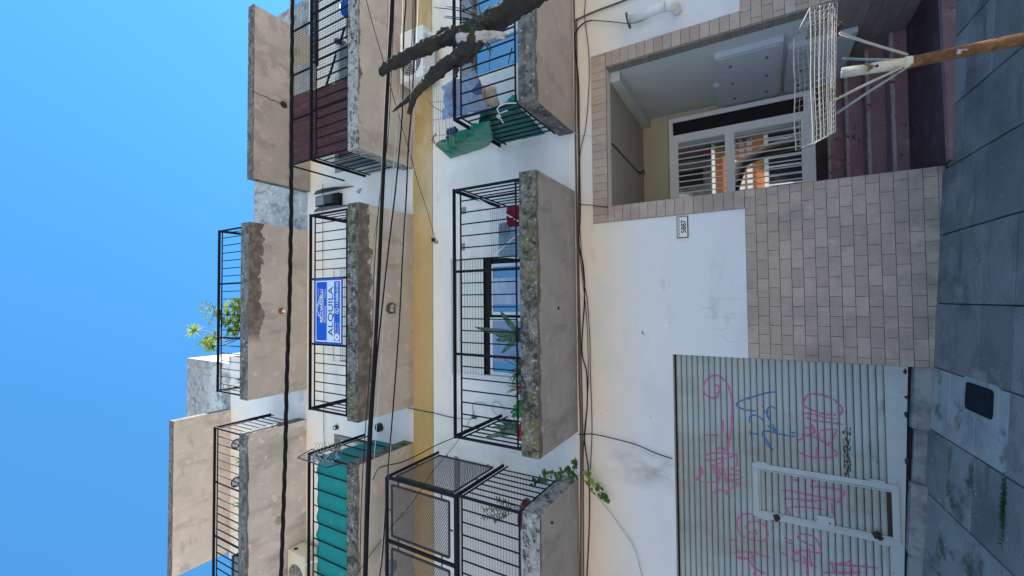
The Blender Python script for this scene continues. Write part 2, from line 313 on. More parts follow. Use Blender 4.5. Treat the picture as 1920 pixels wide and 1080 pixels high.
sw = MB(); x0, x1 = -9.0, 6.5
sw.hexa([gpt(x0,-3.62,-.9), gpt(x1,-3.62,-.6), gpt(x1,.14,-.6), gpt(x0,.14,-.9), gpt(x0,-3.62,-.016), gpt(x1,-3.62,-.016), gpt(x1,.14,-.016), gpt(x0,.14,-.016)])
sidewalk = struct(sw.build('sidewalk', M['joint']), 'sloping grey cement pavement in front of the building')
XS = [-4.20,-3.60,-3.00,-2.40,-1.81,-1.22,-.65,-.066,.56,1.16,1.70,2.31,2.90,3.5]; YS = [.0,-.36,-.78,-1.2,-1.6,-2.0,-2.4,-2.8,-3.2,-3.61]
for i in range(len(XS)-1):
    for j in range(len(YS)-1):
        xa, xb, ya, yb = XS[i], XS[i+1], YS[j+1], YS[j]
        if j == 0 and -.7 < xa < 0.5 or (j == 0 and xa > -4 and xa < -.6): yb = .14
        if xa >= 1.16 and j == 0: yb = -.10
        g_ = .0045 + .002*rnd.random(); dz = rnd.uniform(-.002, .002)
        m_ = MB(); cs = [(xa+g_, ya+g_), (xb-g_, ya+g_), (xb-g_, yb-g_), (xa+g_, yb-g_)]
        t = [rnd.uniform(-.0015, .0015) for _ in range(4)]
        hole = (xa < -.8 < xb) and ya < -.8 < yb
        mm = 'pave_pale' if (xa == -1.22 and j in (0, 1, 2)) else 'pave_stain' if (xa == -2.40 or rnd.random() < .10) else 'pave'
        m_.hexa([gpt(x, y, -.03) for x, y in cs] + [gpt(x, y, dz+t[k]) for k, (x, y) in enumerate(cs)])
        m_.build('paving_slab', M[mm], sidewalk, bevel=.004)
# inspection cover
cv = thing('inspection_cover', 'dark rectangular inspection cover with rounded corners set in pale cement by the garage', 'cover', gpt(-.78, -.84))
def rrect(xa, xb, ya, yb, r, n=5):
    o = []
    for cx, cy, a0 in ((xb-r, yb-r, 0), (xa+r, yb-r, 90), (xa+r, ya+r, 180), (xb-r, ya+r, 270)):
        for k in range(n+1):
            a = math.radians(a0+90*k/n); o.append((cx+r*math.cos(a), cy+r*math.sin(a)))
    return o
def plate(xa, xb, ya, yb, r, z0, z1):
    m_ = MB(); o = rrect(xa, xb, ya, yb, r); n_ = len(o)
    m_.add([gpt(x, y, z0) for x, y in o] + [gpt(x, y, z1) for x, y in o], [tuple(range(n_, 2*n_))] + [(k, (k+1) % n_, n_+(k+1) % n_, n_+k) for k in range(n_)])
    return m_
plate(-.93, -.635, -1.085, -.59, .04, -.02, .007).build('frame', M['pave_pale'], cv)
plate(-.885, -.672, -1.035, -.64, .035, -.02, .0105).build('lid', M['hole'], cv)
# weeds in a joint
wd = MB()
for k in range(420):
    x = rnd.gauss(-1.42, .10); y = -1.2 + rnd.gauss(0, .012); p = Vector(gpt(x, y)); a = rnd.uniform(0, 6.28); h = rnd.uniform(.008, .028)
    d = Vector((math.cos(a), math.sin(a), 0))*rnd.uniform(.005, .014); q = Vector((-d.y, d.x, 0))*.4
    wd.add([p-q, p+q, p+d+Vector((0, 0, h))], [(0, 1, 2)])
tag(wd.build('weed_tuft', M['weed']), 'low green weeds growing in a pavement joint', 'weeds', kind='stuff')

# ------------------------------------------------------------------ the apartment building
B = thing('apartment_building', 'white apartment building with stacked concrete balconies, yellow band, tiled entrance and roller garage door', 'building', (0, 0, .2))
def wall(name, x0, x1, z0, z1, holes, mt, Y=0.0, rev=.16, parent=B, label=None):
    xs = sorted({x0, x1, *[v for h in holes for v in h[:2] if x0 < v < x1]}); zs = sorted({z0, z1, *[v for h in holes for v in h[2:4] if z0 < v < z1]})
    m_ = MB()
    for i in range(len(xs)-1):
        for j in range(len(zs)-1):
            cx, cz = (xs[i]+xs[i+1])/2, (zs[j]+zs[j+1])/2
            if any(h[0] < cx < h[1] and h[2] < cz < h[3] for h in holes): continue
            m_.quad((xs[i],Y,zs[j]), (xs[i+1],Y,zs[j]), (xs[i+1],Y,zs[j+1]), (xs[i],Y,zs[j+1]))
    for h in holes:
        a, b, c, d = max(h[0], x0), min(h[1], x1), max(h[2], z0), min(h[3], z1); r = h[4] if len(h) > 4 else rev
        m_.quad((a,Y,c), (a,Y,d), (a,Y+r,d), (a,Y+r,c)); m_.quad((b,Y,d), (b,Y,c), (b,Y+r,c), (b,Y+r,d))
        m_.quad((a,Y,d), (b,Y,d), (b,Y+r,d), (a,Y+r,d)); m_.quad((b,Y,c), (a,Y,c), (a,Y+r,c), (b,Y+r,c))
    return m_.build(name, mt, parent, label=label)
GX0, GX1, GZ1 = -4.70, -.662, 2.55
EX0, EX1, EZ1 = 1.207, 3.04, 3.305
WX0, WX1 = -1.17, .66
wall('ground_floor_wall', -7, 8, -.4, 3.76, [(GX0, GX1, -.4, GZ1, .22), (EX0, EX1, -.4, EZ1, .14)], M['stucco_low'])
wall('first_floor_wall', -7, 8, 3.76, 6.27, [(WX0, WX1, 4.02, 5.88), (-4.9, -2.44, 3.98, 5.86), (3.50, 6.2, 3.98, 5.70)], M['stucco'])
wall('painted_band', -7, 8, 6.27, 6.70, [], M['yellow'], Y=-.008)
wall('second_floor_wall', -7, 8, 6.70, 9.60, [(-1.14, .66, 6.95, 8.79), (-4.6, -2.52, 6.95, 8.75), (2.5, 4.4, 6.95, 8.75)], M['stucco'])
wall('third_floor_wall', -5.95, -1.27, 9.60, 12.50, [(-4.4, -2.95, 9.9, 11.6)], M['stucco'])
pw = MB(); pw.box(-1.27, 2.75, 0, .15, 9.60, 11.58); pw.build('roof_parapet', M['plaster_side'], B, label='mottled grey parapet wall beside the top balcony')
tw = MB(); tw.box(-4.6, -1.44, .0, 2.2, 12.50, 14.66); tw.build('tank_tower', M['old_plaster'], B, label='weathered block on the roof with peeling plaster')
sp = MB(); sp.box(5.0, 6.33, .0, .3, 9.6, 10.88); sp.build('side_parapet', M['plaster_side'], B)
sh = MB()   # the rest of the shell
sh.box(-7, 8, .30, 9, 9.45, 9.60); sh.box(-7, 8, 8.9, 9, -.4, 9.45); sh.box(-7.0, -6.9, .0, 9, -.4, 9.45); sh.box(7.9, 8, .0, 9, -.4, 9.45)
sh.box(-5.95, -5.85, .01, 5, 9.6, 12.5); sh.box(-5.95, -1.27, .01, 5, 12.5, 12.6); sh.box(-5.95, -1.27, 4.9, 5, 9.6, 12.5); sh.box(-1.37, -1.27, .16, 5, 9.6, 12.5)
sh.build('building_shell', M['roof'], B)
tr_ = MB(); tr_.box(-1.27, 2.27, -1.1, .0, 9.866, 9.870)

# slabs ------------------------------------------------------------
def rough_slab(x0, x1, z0, z1, y0=-1.151, top='edge', under='under', edge='edge', amp=.006, spall=0, seed=0, label=None, name='balcony'):
    m_ = MB(); st = .045; nx = int((x1-x0)/st); nz_ = max(4, int((z1-z0)/.035)); ny = int((-y0)/st)
    def disp(p, n_):
        v = noise.noise(Vector(p)*14+Vector((seed, 0, 0)))*amp + noise.noise(Vector(p)*45)*amp*.5
        if spall:
            k = noise.noise(Vector((p[0]*2.2, seed*3.1, p[2]*9)))
            if k > .12 and n_[1] < 0: v -= spall*min(1, (k-.12)*5)
        return Vector(p) + Vector(n_)*v
    def face(a, b, c, d, nu, nv, n_, mi):
        m_.cm = mi; a, b, c, d = map(Vector, (a, b, c, d)); vs_ = []
        for j in range(nv+1):
            for i in range(nu+1):
                u, v = i/nu, j/nv; p = a*(1-u)*(1-v)+b*u*(1-v)+c*u*v+d*(1-u)*v
                e = 0 < i < nu and 0 < j < nv
                vs_.append(disp(p, n_) if e else p + Vector((0, 0, 0)))
        m_.add(vs_, [(j*(nu+1)+i, j*(nu+1)+i+1, (j+1)*(nu+1)+i+1, (j+1)*(nu+1)+i) for j in range(nv) for i in range(nu)])
    y1 = -.001
    face((x0,y0,z0),(x1,y0,z0),(x1,y0,z1),(x0,y0,z1), nx, nz_, (0,-1,0), 0)
    face((x0,y1,z0),(x0,y0,z0),(x0,y0,z1),(x0,y1,z1), ny, nz_, (-1,0,0), 0)
    face((x1,y0,z0),(x1,y1,z0),(x1,y1,z1),(x1,y0,z1), ny, nz_, (1,0,0), 0)
    face((x0,y0,z1),(x1,y0,z1),(x1,y1,z1),(x0,y1,z1), 12, 6, (0,0,0), 0)
    face((x0,y1,z0),(x1,y1,z0),(x1,y0,z0),(x0,y0,z0), 12, 6, (0,0,0), 1)
    return m_.build(name, [M[edge], M[under]], B, origin=((x0+x1)/2, y0/2, z0), label=label)
S1 = rough_slab(-1.756, 1.466, 3.768, 3.987, edge='edge_lichen', amp=.009, under='under1', seed=1, label='lowest middle balcony with mossy front edge and grey underside')
S2 = rough_slab(-1.756, 1.466, 6.70, 6.933, edge='edge_lichen', amp=.010, under='under2', seed=2, label='second floor middle balcony carrying the blue rental sign')
S3 = rough_slab(-1.756, 1.466, 9.60, 9.86, amp=.010, under='under3', seed=3, label='topmost middle balcony with plants above it')
S1L = rough_slab(-5.6, -2.365, 3.768, 3.987, edge='edge_pale', amp=.008, under='under1l', seed=4, label='lowest left balcony with steel mesh cage')
S2L = rough_slab(-5.6, -2.365, 6.70, 6.933, edge='edge_lichen', amp=.012, spall=.035, under='under2l', seed=5, label='left balcony screened with teal cloth and crumbling front edge')
S3L = rough_slab(-5.6, -2.365, 9.60, 9.86, amp=.010, under='under3l', seed=6, label='top left balcony with lanterns and potted plants')
S1R = rough_slab(2.265, 5.6, 3.768, 3.987, amp=.009, under='under1r', seed=7, label='lowest right balcony with laundry and green tarpaulin')
S2R = rough_slab(2.265, 5.6, 6.70, 6.933, edge='edge_pale', amp=.010, under='under2r', seed=8, label='right balcony enclosed in wire mesh with red-brown screen')
CL = rough_slab(-5.80, -2.51, 12.48, 12.64, amp=.006, under='canopyl', seed=9, name='canopy_slab', label='pale canopy slab over the top left balcony')
CR = rough_slab(2.25, 5.46, 9.51, 9.69, amp=.006, under='canopyr', seed=10, name='canopy_slab', label='cracked canopy slab over the caged right balcony')
ck = MB(); pts = [at(531+i*0, 195, 0) for i in range(1)]
cr = [atz(px, py, 9.506) for px, py in ((473,168),(480,174),(490,179),(500,181),(508,188),(515,188),(522,192),(530,197),(538,200))]
for a_, b_ in zip(cr, cr[1:]): ck.bar(a_, b_, .010, .004, (0, 0, 1))
ck.lathe(atz(532, 196, 9.507), [(.001,-.012),(.055,-.010),(.07,.0)], 9)
ck.build('crack', M['rustdark'], CR)

# railings ---------------------------------------------------------
def meshdata(key, fn, m_, cache={}):
    if key not in cache:
        b = MB(); fn(b); cache[key] = b.mesh(key[0], m_, (0, 0, 0))
    return cache[key]
def railing(par, x0, x1, zt, zl, zb, zs, n, posts, y=-1.1, left=True, right=True, nside=8, m='black', topw=.042, bw=.014):
    H = zl - zb
    bm = meshdata(('baluster', round(H, 3), m), lambda b: b.box(-bw/2, bw/2, -bw/2, bw/2, 0, H), M[m])
    pm = meshdata(('post', round(zt-zs, 3), m), lambda b: b.box(-.016, .016, -.008, .008, 0, zt-zs), M[m])
    MB().box(x0-.02, x1+.02, y-topw/2, y+topw/2, zt, zt+.022).build('handrail', M[m], par)
    MB().box(x0, x1, y-.008, y+.008, zl, zl+.016).build('upper_rail', M[m], par)
    MB().box(x0, x1, y-.008, y+.008, zb-.016, zb).build('bottom_rail', M[m], par)
    for i in range(1, n):
        x = x0 + (x1-x0)*i/n
        if i in posts: place('post', pm, (x, y, zs), par)
        else: place('baluster', bm, (x, y, zb), par)
    for s, x in ((left, x0), (right, x1)):
        if not s: continue
        place('post', pm, (x, y, zs), par)
        MB().box(x-.021, x+.021, y+.023, 0, zt, zt+.022).build('handrail', M[m], par)
        MB().box(x-.008, x+.008, y+.009, 0, zl, zl+.016).build('upper_rail', M[m], par)
        MB().box(x-.008, x+.008, y+.009, 0, zb-.016, zb).build('bottom_rail', M[m], par)
        for i in range(1, nside): place('baluster', bm, (x, y*(1-i/nside), zb), par)
railing(S1, -1.70, 1.40, 4.955, 4.855, 4.07, 3.985, 21, (7, 14))
railing(S2, -1.70, 1.40, 7.875, 7.765, 7.02, 6.93, 21, (7, 14))
railing(S3, -1.70, 1.40, 10.74, 10.63, 9.95, 9.86, 21, (7, 14), nside=6)
railing(S1L, -5.5, -2.42, 4.93, 4.86, 4.06, 3.985, 20, (), y=-1.10, left=False, bw=.013)
railing(S2L, -5.5, -2.42, 7.89, 7.78, 6.99, 6.93, 12, (), left=False, nside=4)
railing(S3L, -5.5, -2.42, 10.83, 10.72, 9.95, 9.86, 21, (7, 14), left=False)
railing(S1R, 2.315, 5.5, 4.94, 4.84, 4.06, 3.985, 21, (7, 14), right=False)
railing(S2R, 2.315, 5.5, 7.875, 7.755, 7.00, 6.93, 20, (5, 10, 15), right=False)

# windows ----------------------------------------------------------
def blind(x0, x1, z0, z1, y=.05, pitch=.045, name='roller_blind'):
    m_ = MB(); z = z1; zs = []
    while z > z0: zs.append(z); z -= pitch
    for z in zs:
        zz = max(z0, z-pitch*.86)
        m_.add([(x0,y,z),(x1,y,z),(x1,y-.007,(z+zz)/2),(x0,y-.007,(z+zz)/2),(x1,y,zz),(x0,y,zz)], [(0,3,2,1),(3,5,4,2)])
    o = m_.build(name, M['blind'], B)
    g_ = MB(); g_.box(x0, x1, y+.004, y+.012, z0, z1); g_.build('slat_gaps', M['blindgap'], o)
    s_ = MB(); r_ = random.Random(int(x0*100+z0*10))   # light slots punched between the slats
    for z in zs[1:]:
        x = x0+.03
        while x < x1-.05: s_.quad((x,y-.0045,z-.0005),(x+.022,y-.0045,z-.0005),(x+.022,y-.0045,z+.006),(x,y-.0045,z+.006)); x += .052
    s_.build('light_slot', M['blindgap'], o)
    return o
# first floor middle window
blind(WX0+.035, WX1-.02, 5.31, 5.87, pitch=.052)
m_ = MB(); m_.box(WX0, WX0+.035, .0, .10, 4.02, 5.88); m_.build('window_jamb', M['blind'], B)
m_ = MB(); m_.box(WX0-.05, WX0-.001, -.02, .02, 4.0, 5.98); m_.box(WX0-.001, WX1+.03, -.02, .02, 5.882, 5.98); m_.build('window_surround', M['pvc'], B)
fr = MB(); fr.box(WX0+.03, WX1, .10, .14, 5.20, 5.31); fr.build('window_header', M['void'], B)
pane = []
for (a, b, yy) in ((-1.13, -.26, .115), (-.22, .56, .135)):
    f = MB(); t = .045
    f.box(a, a+t, yy-.02, yy+.02, 4.02, 5.22); f.box(b-t, b, yy-.02, yy+.02, 4.02, 5.22); f.box(a+t, b-t, yy-.02, yy+.02, 5.175, 5.22)
    F = f.build('window_frame', M['pvc'], B)
    MB().box(a+t, b-t, yy-.004, yy+.004, 4.02, 5.175).build('pane', M['glass_blue'], F)
MB().box(-.93, -.30, .10, .106, 4.02, 5.17).build('curtain', M['curtain'], B)
MB().box(-.06, .34, .12, .126, 4.02, 5.17).build('curtain', M['curtain2'], B)
MB().box(.56, WX1, .135, .15, 4.02, 5.2).build('window_gap', M['void'], B)
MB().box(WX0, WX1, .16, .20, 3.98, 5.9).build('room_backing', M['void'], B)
# first floor left: wide blind, right opening with blue glass
blind(-4.85, -2.50, 3.98, 5.78, pitch=.05)
MB().box(-4.9, -2.44, .02, .12, 5.78, 5.86).build('blind_box', M['grey_metal'], B); MB().box(-2.50, -2.44, .02, .1, 3.98, 5.78).build('window_jamb', M['blind'], B)
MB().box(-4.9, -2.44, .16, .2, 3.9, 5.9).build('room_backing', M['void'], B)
MB().box(3.50, 6.2, .02, .14, 5.48, 5.70).build('blind_box', M['grey_metal'], B)
for a, b in ((3.50, 4.02), (4.30, 6.2)):
    MB().box(a, b, .10, .11, 3.98, 5.48).build('pane', M['glass_blue'], B)
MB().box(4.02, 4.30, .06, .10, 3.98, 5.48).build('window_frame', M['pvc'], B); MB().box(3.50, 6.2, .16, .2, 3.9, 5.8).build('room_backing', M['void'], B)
# second floor windows
blind(-1.12, .64, 6.95, 8.62, pitch=.05); MB().box(-1.14, .66, .03, .14, 8.62, 8.79).build('blind_box', M['pvc'], B)
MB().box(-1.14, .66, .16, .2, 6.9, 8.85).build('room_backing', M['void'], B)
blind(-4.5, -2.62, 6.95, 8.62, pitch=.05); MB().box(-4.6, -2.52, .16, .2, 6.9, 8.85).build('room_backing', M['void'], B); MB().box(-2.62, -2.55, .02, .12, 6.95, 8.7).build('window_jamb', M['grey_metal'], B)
MB().box(2.5, 2.72, .03, .10, 6.95, 8.75).build('window_jamb', M['grey_metal'], B); MB().box(2.72, 2.76, .01, .08, 6.95, 8.75).build('window_frame', M['beige_metal'], B)
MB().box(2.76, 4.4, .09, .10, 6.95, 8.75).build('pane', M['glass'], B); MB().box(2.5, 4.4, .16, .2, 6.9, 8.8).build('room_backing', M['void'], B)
MB().box(-4.4, -2.95, .10, .11, 9.9, 11.6).build('pane', M['glass'], B)
blind(-4.4, -2.97, 10.6, 11.6, pitch=.05)

# wall tiles -------------------------------------------------------
tmesh = {}
def tile(cx, cz, wx, hz, y=-.010, dark=False, par=B):
    if wx < .015 or hz < .015: return
    key = (round(wx, 2), round(hz, 2), dark)
    if key not in tmesh:
        b = MB(); W, H = wx/2-.0016, hz/2-.0016; e = .0015
        b.add([(-W,.01,-H),(W,.01,-H),(W,.01,H),(-W,.01,H),(-W,-.001,-H),(W,-.001,-H),(W,-.001,H),(-W,-.001,H),(-W+e,-.004,-H+e),(W-e,-.004,-H+e),(W-e,-.004,H-e),(-W+e,-.004,H-e)],
              [(0,1,5,4),(1,2,6,5),(2,3,7,6),(3,0,4,7),(4,5,9,8),(5,6,10,9),(6,7,11,10),(7,4,8,11),(8,9,10,11)])
        tmesh[key] = b.mesh('wall_tile', M['tile_worn' if dark else 'tile'], (0, 0, 0))
    place('wall_tile', tmesh[key], (cx, y+rnd.uniform(-.0015, .0015), cz), par)
TL, TH = .2015, .1050
# dado: running bond between garage and entrance
gr = MB(); gr.box(GX1+.001, EX0-.001, -.006, -.001, -.3, 1.755); gr.box(.999, EX0-.001, -.006, -.001, 1.755, 3.514); gr.box(EX0-.001, EX1+.001, -.006, -.001, EZ1+.001, 3.514)
gr.box(EX1+.001, 3.235, -.006, -.001, -.3, 3.514); gr.box(3.235, 5.2, -.006, -.001, -.3, 1.755); gr.build('grout_bed', M['grout'], B)
def bond(x0, x1, z1, z0fn, dark=False):
    row = 0; z = z1
    while z > z0fn(x0)-.05 or z > z0fn(x1)-.05:
        zc = z - TH/2; x = x0 + (0 if row % 2 == 0 else -TL/2) + .165
        x -= TL
        while x < x1:
            a, b = max(x, x0), min(x+TL, x1)
            if b-a > .02 and z > z0fn((a+b)/2)-.02: tile((a+b)/2, zc, b-a, TH, dark=dark)
            x += TL
        z -= TH; row += 1
bond(GX1+.002, EX0-.002, 1.755, lambda x: gz(x, 0))
bond(EX1+.002, 4.6, 1.755, lambda x: gz(x, 0))
# frame round the entrance: stacked
z = 1.757
while z < 3.305:
    h = min(TH, 3.309-z); tile((1.0+EX0)/2-.001, z+h/2, EX0-1.0-.002, h); tile((EX1+3.235)/2, z+h/2, 3.235-EX1-.002, h); z += TH
x = 1.0
while x < 3.234:
    wd_ = min(TH, 3.235-x); tile(x+wd_/2, (3.311+3.514)/2, wd_, .203); x += TH
# entrance recess --------------------------------------------------
D0 = 1.89; DT = .145
rj = MB(); rj.box(EX1-.001, EX1+.06, .14, D0+.2, -.2, EZ1+.05); rj.build('porch_side_wall', M['wall_in'], B)
lj = MB(); lj.box(EX0-.06, EX0+.001, .14, D0+.2, -.2, EZ1+.05); lj.build('porch_side_wall', M['cream_in'], B)
MB().box(EX0, EX1, .14, D0+.2, EZ1, EZ1+.06).build('porch_ceiling', M['ceil_in'], B)
MB().box(EX0, EX1, D0+.08, D0+.14, -.2, EZ1).build('porch_back_wall', M['cream_in'], B)
MB().box(EX1-.14, EX1, .15, D0+.08, EZ1-.13, EZ1-.001).build('ceiling_duct', M['wall_in'], B)
# tiled reveal on the right jamb and the dark tiled lower right wall
def jtile(y0, y1, z0, z1, X=EX1, dark=True, s=-1):
    b = MB(); b.box(X-.012 if s < 0 else X, X if s < 0 else X+.012, y0+.002, y1-.002, z0+.002, z1-.002)
    b.build('wall_tile', M['tile_worn' if dark else 'tile'], B)
z = 3.305
while z > .2: jtile(.0, .145, z-TH, z); z -= TH
rowi = 0; z = 1.10
while z > .15:
    y = .145 - (TL/2 if rowi % 2 else 0)
    while y < D0:
        a, b = max(.145, y), min(D0, y+TL)
        if b-a > .03: jtile(a, b, z-TH, z)
        y += TL
    z -= TH; rowi += 1
# landing and steps
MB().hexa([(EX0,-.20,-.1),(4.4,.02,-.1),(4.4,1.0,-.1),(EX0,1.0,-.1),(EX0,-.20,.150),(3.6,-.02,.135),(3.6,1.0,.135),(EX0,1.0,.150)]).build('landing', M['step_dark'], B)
MB().hexa([(EX0-.0,-.205,-.1),(4.4,-.03,-.1),(4.4,.05,-.1),(EX0,-.13,-.1),(EX0,-.205,.155),(4.4,-.03,.132),(4.4,.05,.132),(EX0,-.13,.155)]).build('landing_kerb', M['step'], B)
for (Yr, zb, zt, Yn) in [(.97,.12,.285,1.26),(1.26,.285,.455,1.53),(1.53,.455,.625,1.79),(1.79,.625,.79,D0+.05)]:
    MB().box(EX0, EX1, Yr, Yn+.02, zb-.2, zt-.001).build('step', [M['step']], B)
    MB().box(EX0, EX1, Yr-.012, Yr+.04, zt-.028, zt+.004).build('step_nosing', M['nosing'], B)
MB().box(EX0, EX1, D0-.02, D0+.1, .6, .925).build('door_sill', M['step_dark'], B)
# entrance door (white double-height leaf with barred glass) placed on its own plane
DY = D0-.01
def dz_(px, py): p = at(px, py, DY); return p.x, p.z
X_r = 2.93; DZ0, DZ1 = .925, 2.87
door = MB(); door.box(EX0, EX0+.10, DY, DY+.05, DZ0, DZ1); door.box(2.86, X_r, DY, DY+.05, DZ0, DZ1); door.box(EX0+.10, 2.86, DY, DY+.05, DZ1-.06, DZ1)
ED = door.build('entrance_door', M['door_white'], B)
GA0, GA1 = 1.30, 2.52            # glass width
lf = MB(); lf.box(GA1, 2.64, DY-.02, DY+.03, DZ0, DZ1-.06); lf.box(EX0+.10, GA1, DY-.02, DY+.03, DZ1-.135, DZ1-.06); lf.box(EX0+.10, GA1, DY-.02, DY+.03, 1.93, 2.055); lf.box(EX0+.10, GA1, DY-.02, DY+.03, DZ0, 1.085)
lf.build('door_leaf', M['door_white'], ED)
MB().box(GA0, GA1, DY+.005, DY+.012, 2.055, DZ1-.135).build('door_glass', M['glass_door'], ED); MB().box(GA0, GA1, DY+.005, DY+.012, 1.085, 1.93).build('door_glass', M['glass_door'], ED)
MB().box(2.64, 2.86, DY+.02, DY+.03, DZ0+.12, DZ1-.06).build('side_light', M['void'], ED)
MB().box(2.64, 2.86, DY-.0, DY+.04, DZ0, DZ0+.12).build('side_light_rail', M['door_white'], ED)
x = GA1-.085
while x > GA0:
    for za, zb in ((2.055, DZ1-.135), (1.085, 1.93)): MB().box(x-.0075, x+.0075, DY-.006, DY+.001, za, zb).build('door_bar', M['door_white'], ED)
    x -= .0925
# meter cabinets on the right wall
mc = MB(); mc.box(EX1-.07, EX1-.001, .40, 1.98, 1.33, 2.06); MCa = mc.build('meter_cabinet', M['meter'], B)
for i, (y0, y1) in enumerate(((.44, .92), (.935, 1.42), (1.435, 1.94))):
    MB().box(EX1-.078, EX1-.07, y0, y1, 1.37, 2.02).build('cabinet_door', M['meter'], MCa)
    for zz in (1.48, 1.88):
        for k in range(3): MB().box(EX1-.081, EX1-.078, (y0+y1)/2-.03+.024*k, (y0+y1)/2-.022+.024*k, zz, zz+.035).build('vent_slot', M['void'], MCa)
mc = MB(); mc.box(EX1-.07, EX1-.001, .62, 2.0, .62, 1.28)
MCb = mc.build('meter_cabinet', M['meter'], B)
for i, (y0, y1) in enumerate(((.64, 1.03), (1.04, 1.45), (1.46, 1.98))):
    MB().box(EX1-.078, EX1-.07, y0, y1, .65, 1.25).build('cabinet_door', M['meter'], MCb)
    for k in range(3): MB().box(EX1-.081, EX1-.078, (y0+y1)/2-.03+.024*k, (y0+y1)/2-.022+.024*k, 1.1, 1.135).build('vent_slot', M['void'], MCb)
MB().box(EX1-.06, EX1-.001, 1.2, D0, 2.06, 2.14).build('conduit_box', M['meter'], B)

# garage door ------------------------------------------------------
GD = thing('tmp', '', '', (0, 0, 0)); bpy.data.objects.remove(GD)
GY = .10; gzb = lambda x: .415 - .040*(x+.66)
gf = MB(); gf.box(GX0, GX1, .112, .13, .1, GZ1); GDo = gf.build('garage_door', M['void'], B)
PIT = .0605; WA, WB_, WZ0, WZ1 = -2.30, -1.42, 0, 0
# wicket door: slanted outline measured on the door plane
wk = [at(1410, 868, GY), at(1683, 905, GY), at(1690, 1022, GY), at(1413, 966, GY)]   # top-right, bottom-right, bottom-left, top-left
wx1 = (wk[0].x+wk[1].x)/2; wx0 = (wk[2].x+wk[3].x)/2; wz1 = (wk[0].z+wk[3].z)/2; wz0 = (wk[1].z+wk[2].z)/2
def slat_mesh(L_, key, cache={}):
    if key not in cache:
        b = MB(); n_ = 5; h = PIT/2-.0024; pr = []
        for k in range(n_+1):
            a = math.pi*k/n_; pr.append((-.011*math.sin(a)-.004*(0 < k < n_), -h*math.cos(a)))
        vs_ = [(s_*L_/2, y, z) for s_ in (-1, 1) for y, z in pr]
        b.add(vs_, [(k, n_+1+k, n_+2+k, k+1) for k in range(n_)])
        cache[key] = b.mesh('slat', M['garage'], (0, 0, 0)); cache[key].polygons.foreach_set('use_smooth', [True]*n_)
    return cache[key]
def slat(xa, xb, z): place('slat', slat_mesh(xb-xa, round(xb-xa, 2)), ((xa+xb)/2, GY, z), GDo)
z = GZ1-.02-PIT/2; zlist = []
while z > .60: zlist.append(z); z -= PIT
for z in zlist:
    if wz0 < z < wz1-.02:
        slat(wx1, GX1+.0, z); slat(wx0+.07, wx1-.05, z); slat(GX0, wx0, z)
    else: slat(GX0, GX1, z)
zb_ = zlist[-1]-PIT/2
m_ = MB(); m_.hexa([(GX0,GY-.012,gzb(GX0)),(GX1,GY-.012,gzb(GX1)),(GX1,GY,gzb(GX1)),(GX0,GY,gzb(GX0)),(GX0,GY-.012,zb_),(GX1,GY-.012,zb_),(GX1,GY,zb_),(GX0,GY,zb_)]); m_.build('bottom_panel', M['garage_frame'], GDo)
# wicket frame with stepped hinge ears, lock plate, rust
def fbar(n_, a, b, c, d, y0=GY-.032, y1=GY-.014, mt='garage_frame'): return MB().box(a, b, y0, y1, c, d).build(n_, M[mt], GDo, bevel=.003)
FW = .058
fbar('wicket_frame', wx1-FW, wx1, wz0, wz1); fbar('wicket_frame', wx0, wx0+FW, wz0, wz1); fbar('wicket_frame', wx0+FW, wx1-FW, wz1-FW, wz1); fbar('wicket_frame', wx0+FW, wx1-FW, wz0, wz0+FW)
fbar('wicket_leaf_edge', wx1-FW-.016, wx1-FW-.003, wz0+FW, wz1-FW, GY-.038, GY-.015); fbar('wicket_leaf_edge', wx0+FW+.003, wx0+FW+.018, wz0+FW, wz1-FW, GY-.038, GY-.015)
fbar('wicket_leaf_edge', wx0+FW+.018, wx1-FW-.016, wz1-FW-.018, wz1-FW-.003, GY-.038, GY-.015)
fbar('hinge_ear', wx1, wx1+.02, wz1-.14, wz1-.04); fbar('hinge_ear', wx1, wx1+.02, wz0+.10, wz0+.22); fbar('hinge_ear', wx0-.02, wx0, wz0+.08, wz0+.2); fbar('hinge_ear', wx0-.02, wx0, wz1-.16, wz1-.04)
lm = at(1547, 976, GY); fbar('lock_plate', lm.x-.045, lm.x+.055, lm.z-.075, lm.z+.075, GY-.046, GY-.016)
MB().lathe((lm.x+.0, GY-.05, lm.z-.035), [(.008,.0),(.008,.006)], 8, 'y').build('keyhole', M['void'], GDo)
MB().box(wx0+FW+.02, wx1-FW-.02, GY-.020, GY-.012, wz0+FW, wz0+FW+.035).build('rust_strip', M['rustdark'], GDo)
def scab(px, py, r, n_='rust_patch', par=GDo, Y=GY-.02, sq=1.0):
    c = at(px, py, Y); b = MB(); k_ = 11
    ring = [(c.x+r*(.6+.6*rnd.random())*math.cos(2*math.pi*k/k_), Y, c.z+r*sq*(.6+.6*rnd.random())*math.sin(2*math.pi*k/k_)) for k in range(k_)]
    b.add([(c.x, Y-.016, c.z)]+ring, [(0, (k+1) % k_+1, k+1) for k in range(k_)]); b.build(n_, M['rustdark'], par)
scab(1456, 970, .042, Y=GY-.05); scab(1644, 1003, .045, Y=GY-.05); scab(1650, 1010, .03, Y=GY-.05)
for px, py, r in ((1697, 697, .03), (1699, 745, .022), (1699, 777, .03), (1701, 865, .035), (1702, 895, .02), (1703, 915, .02), (1703, 960, .02), (1704, 1000, .018), (1705, 1040, .03)):
    scab(px, py, r, sq=.55, Y=GY-.014)
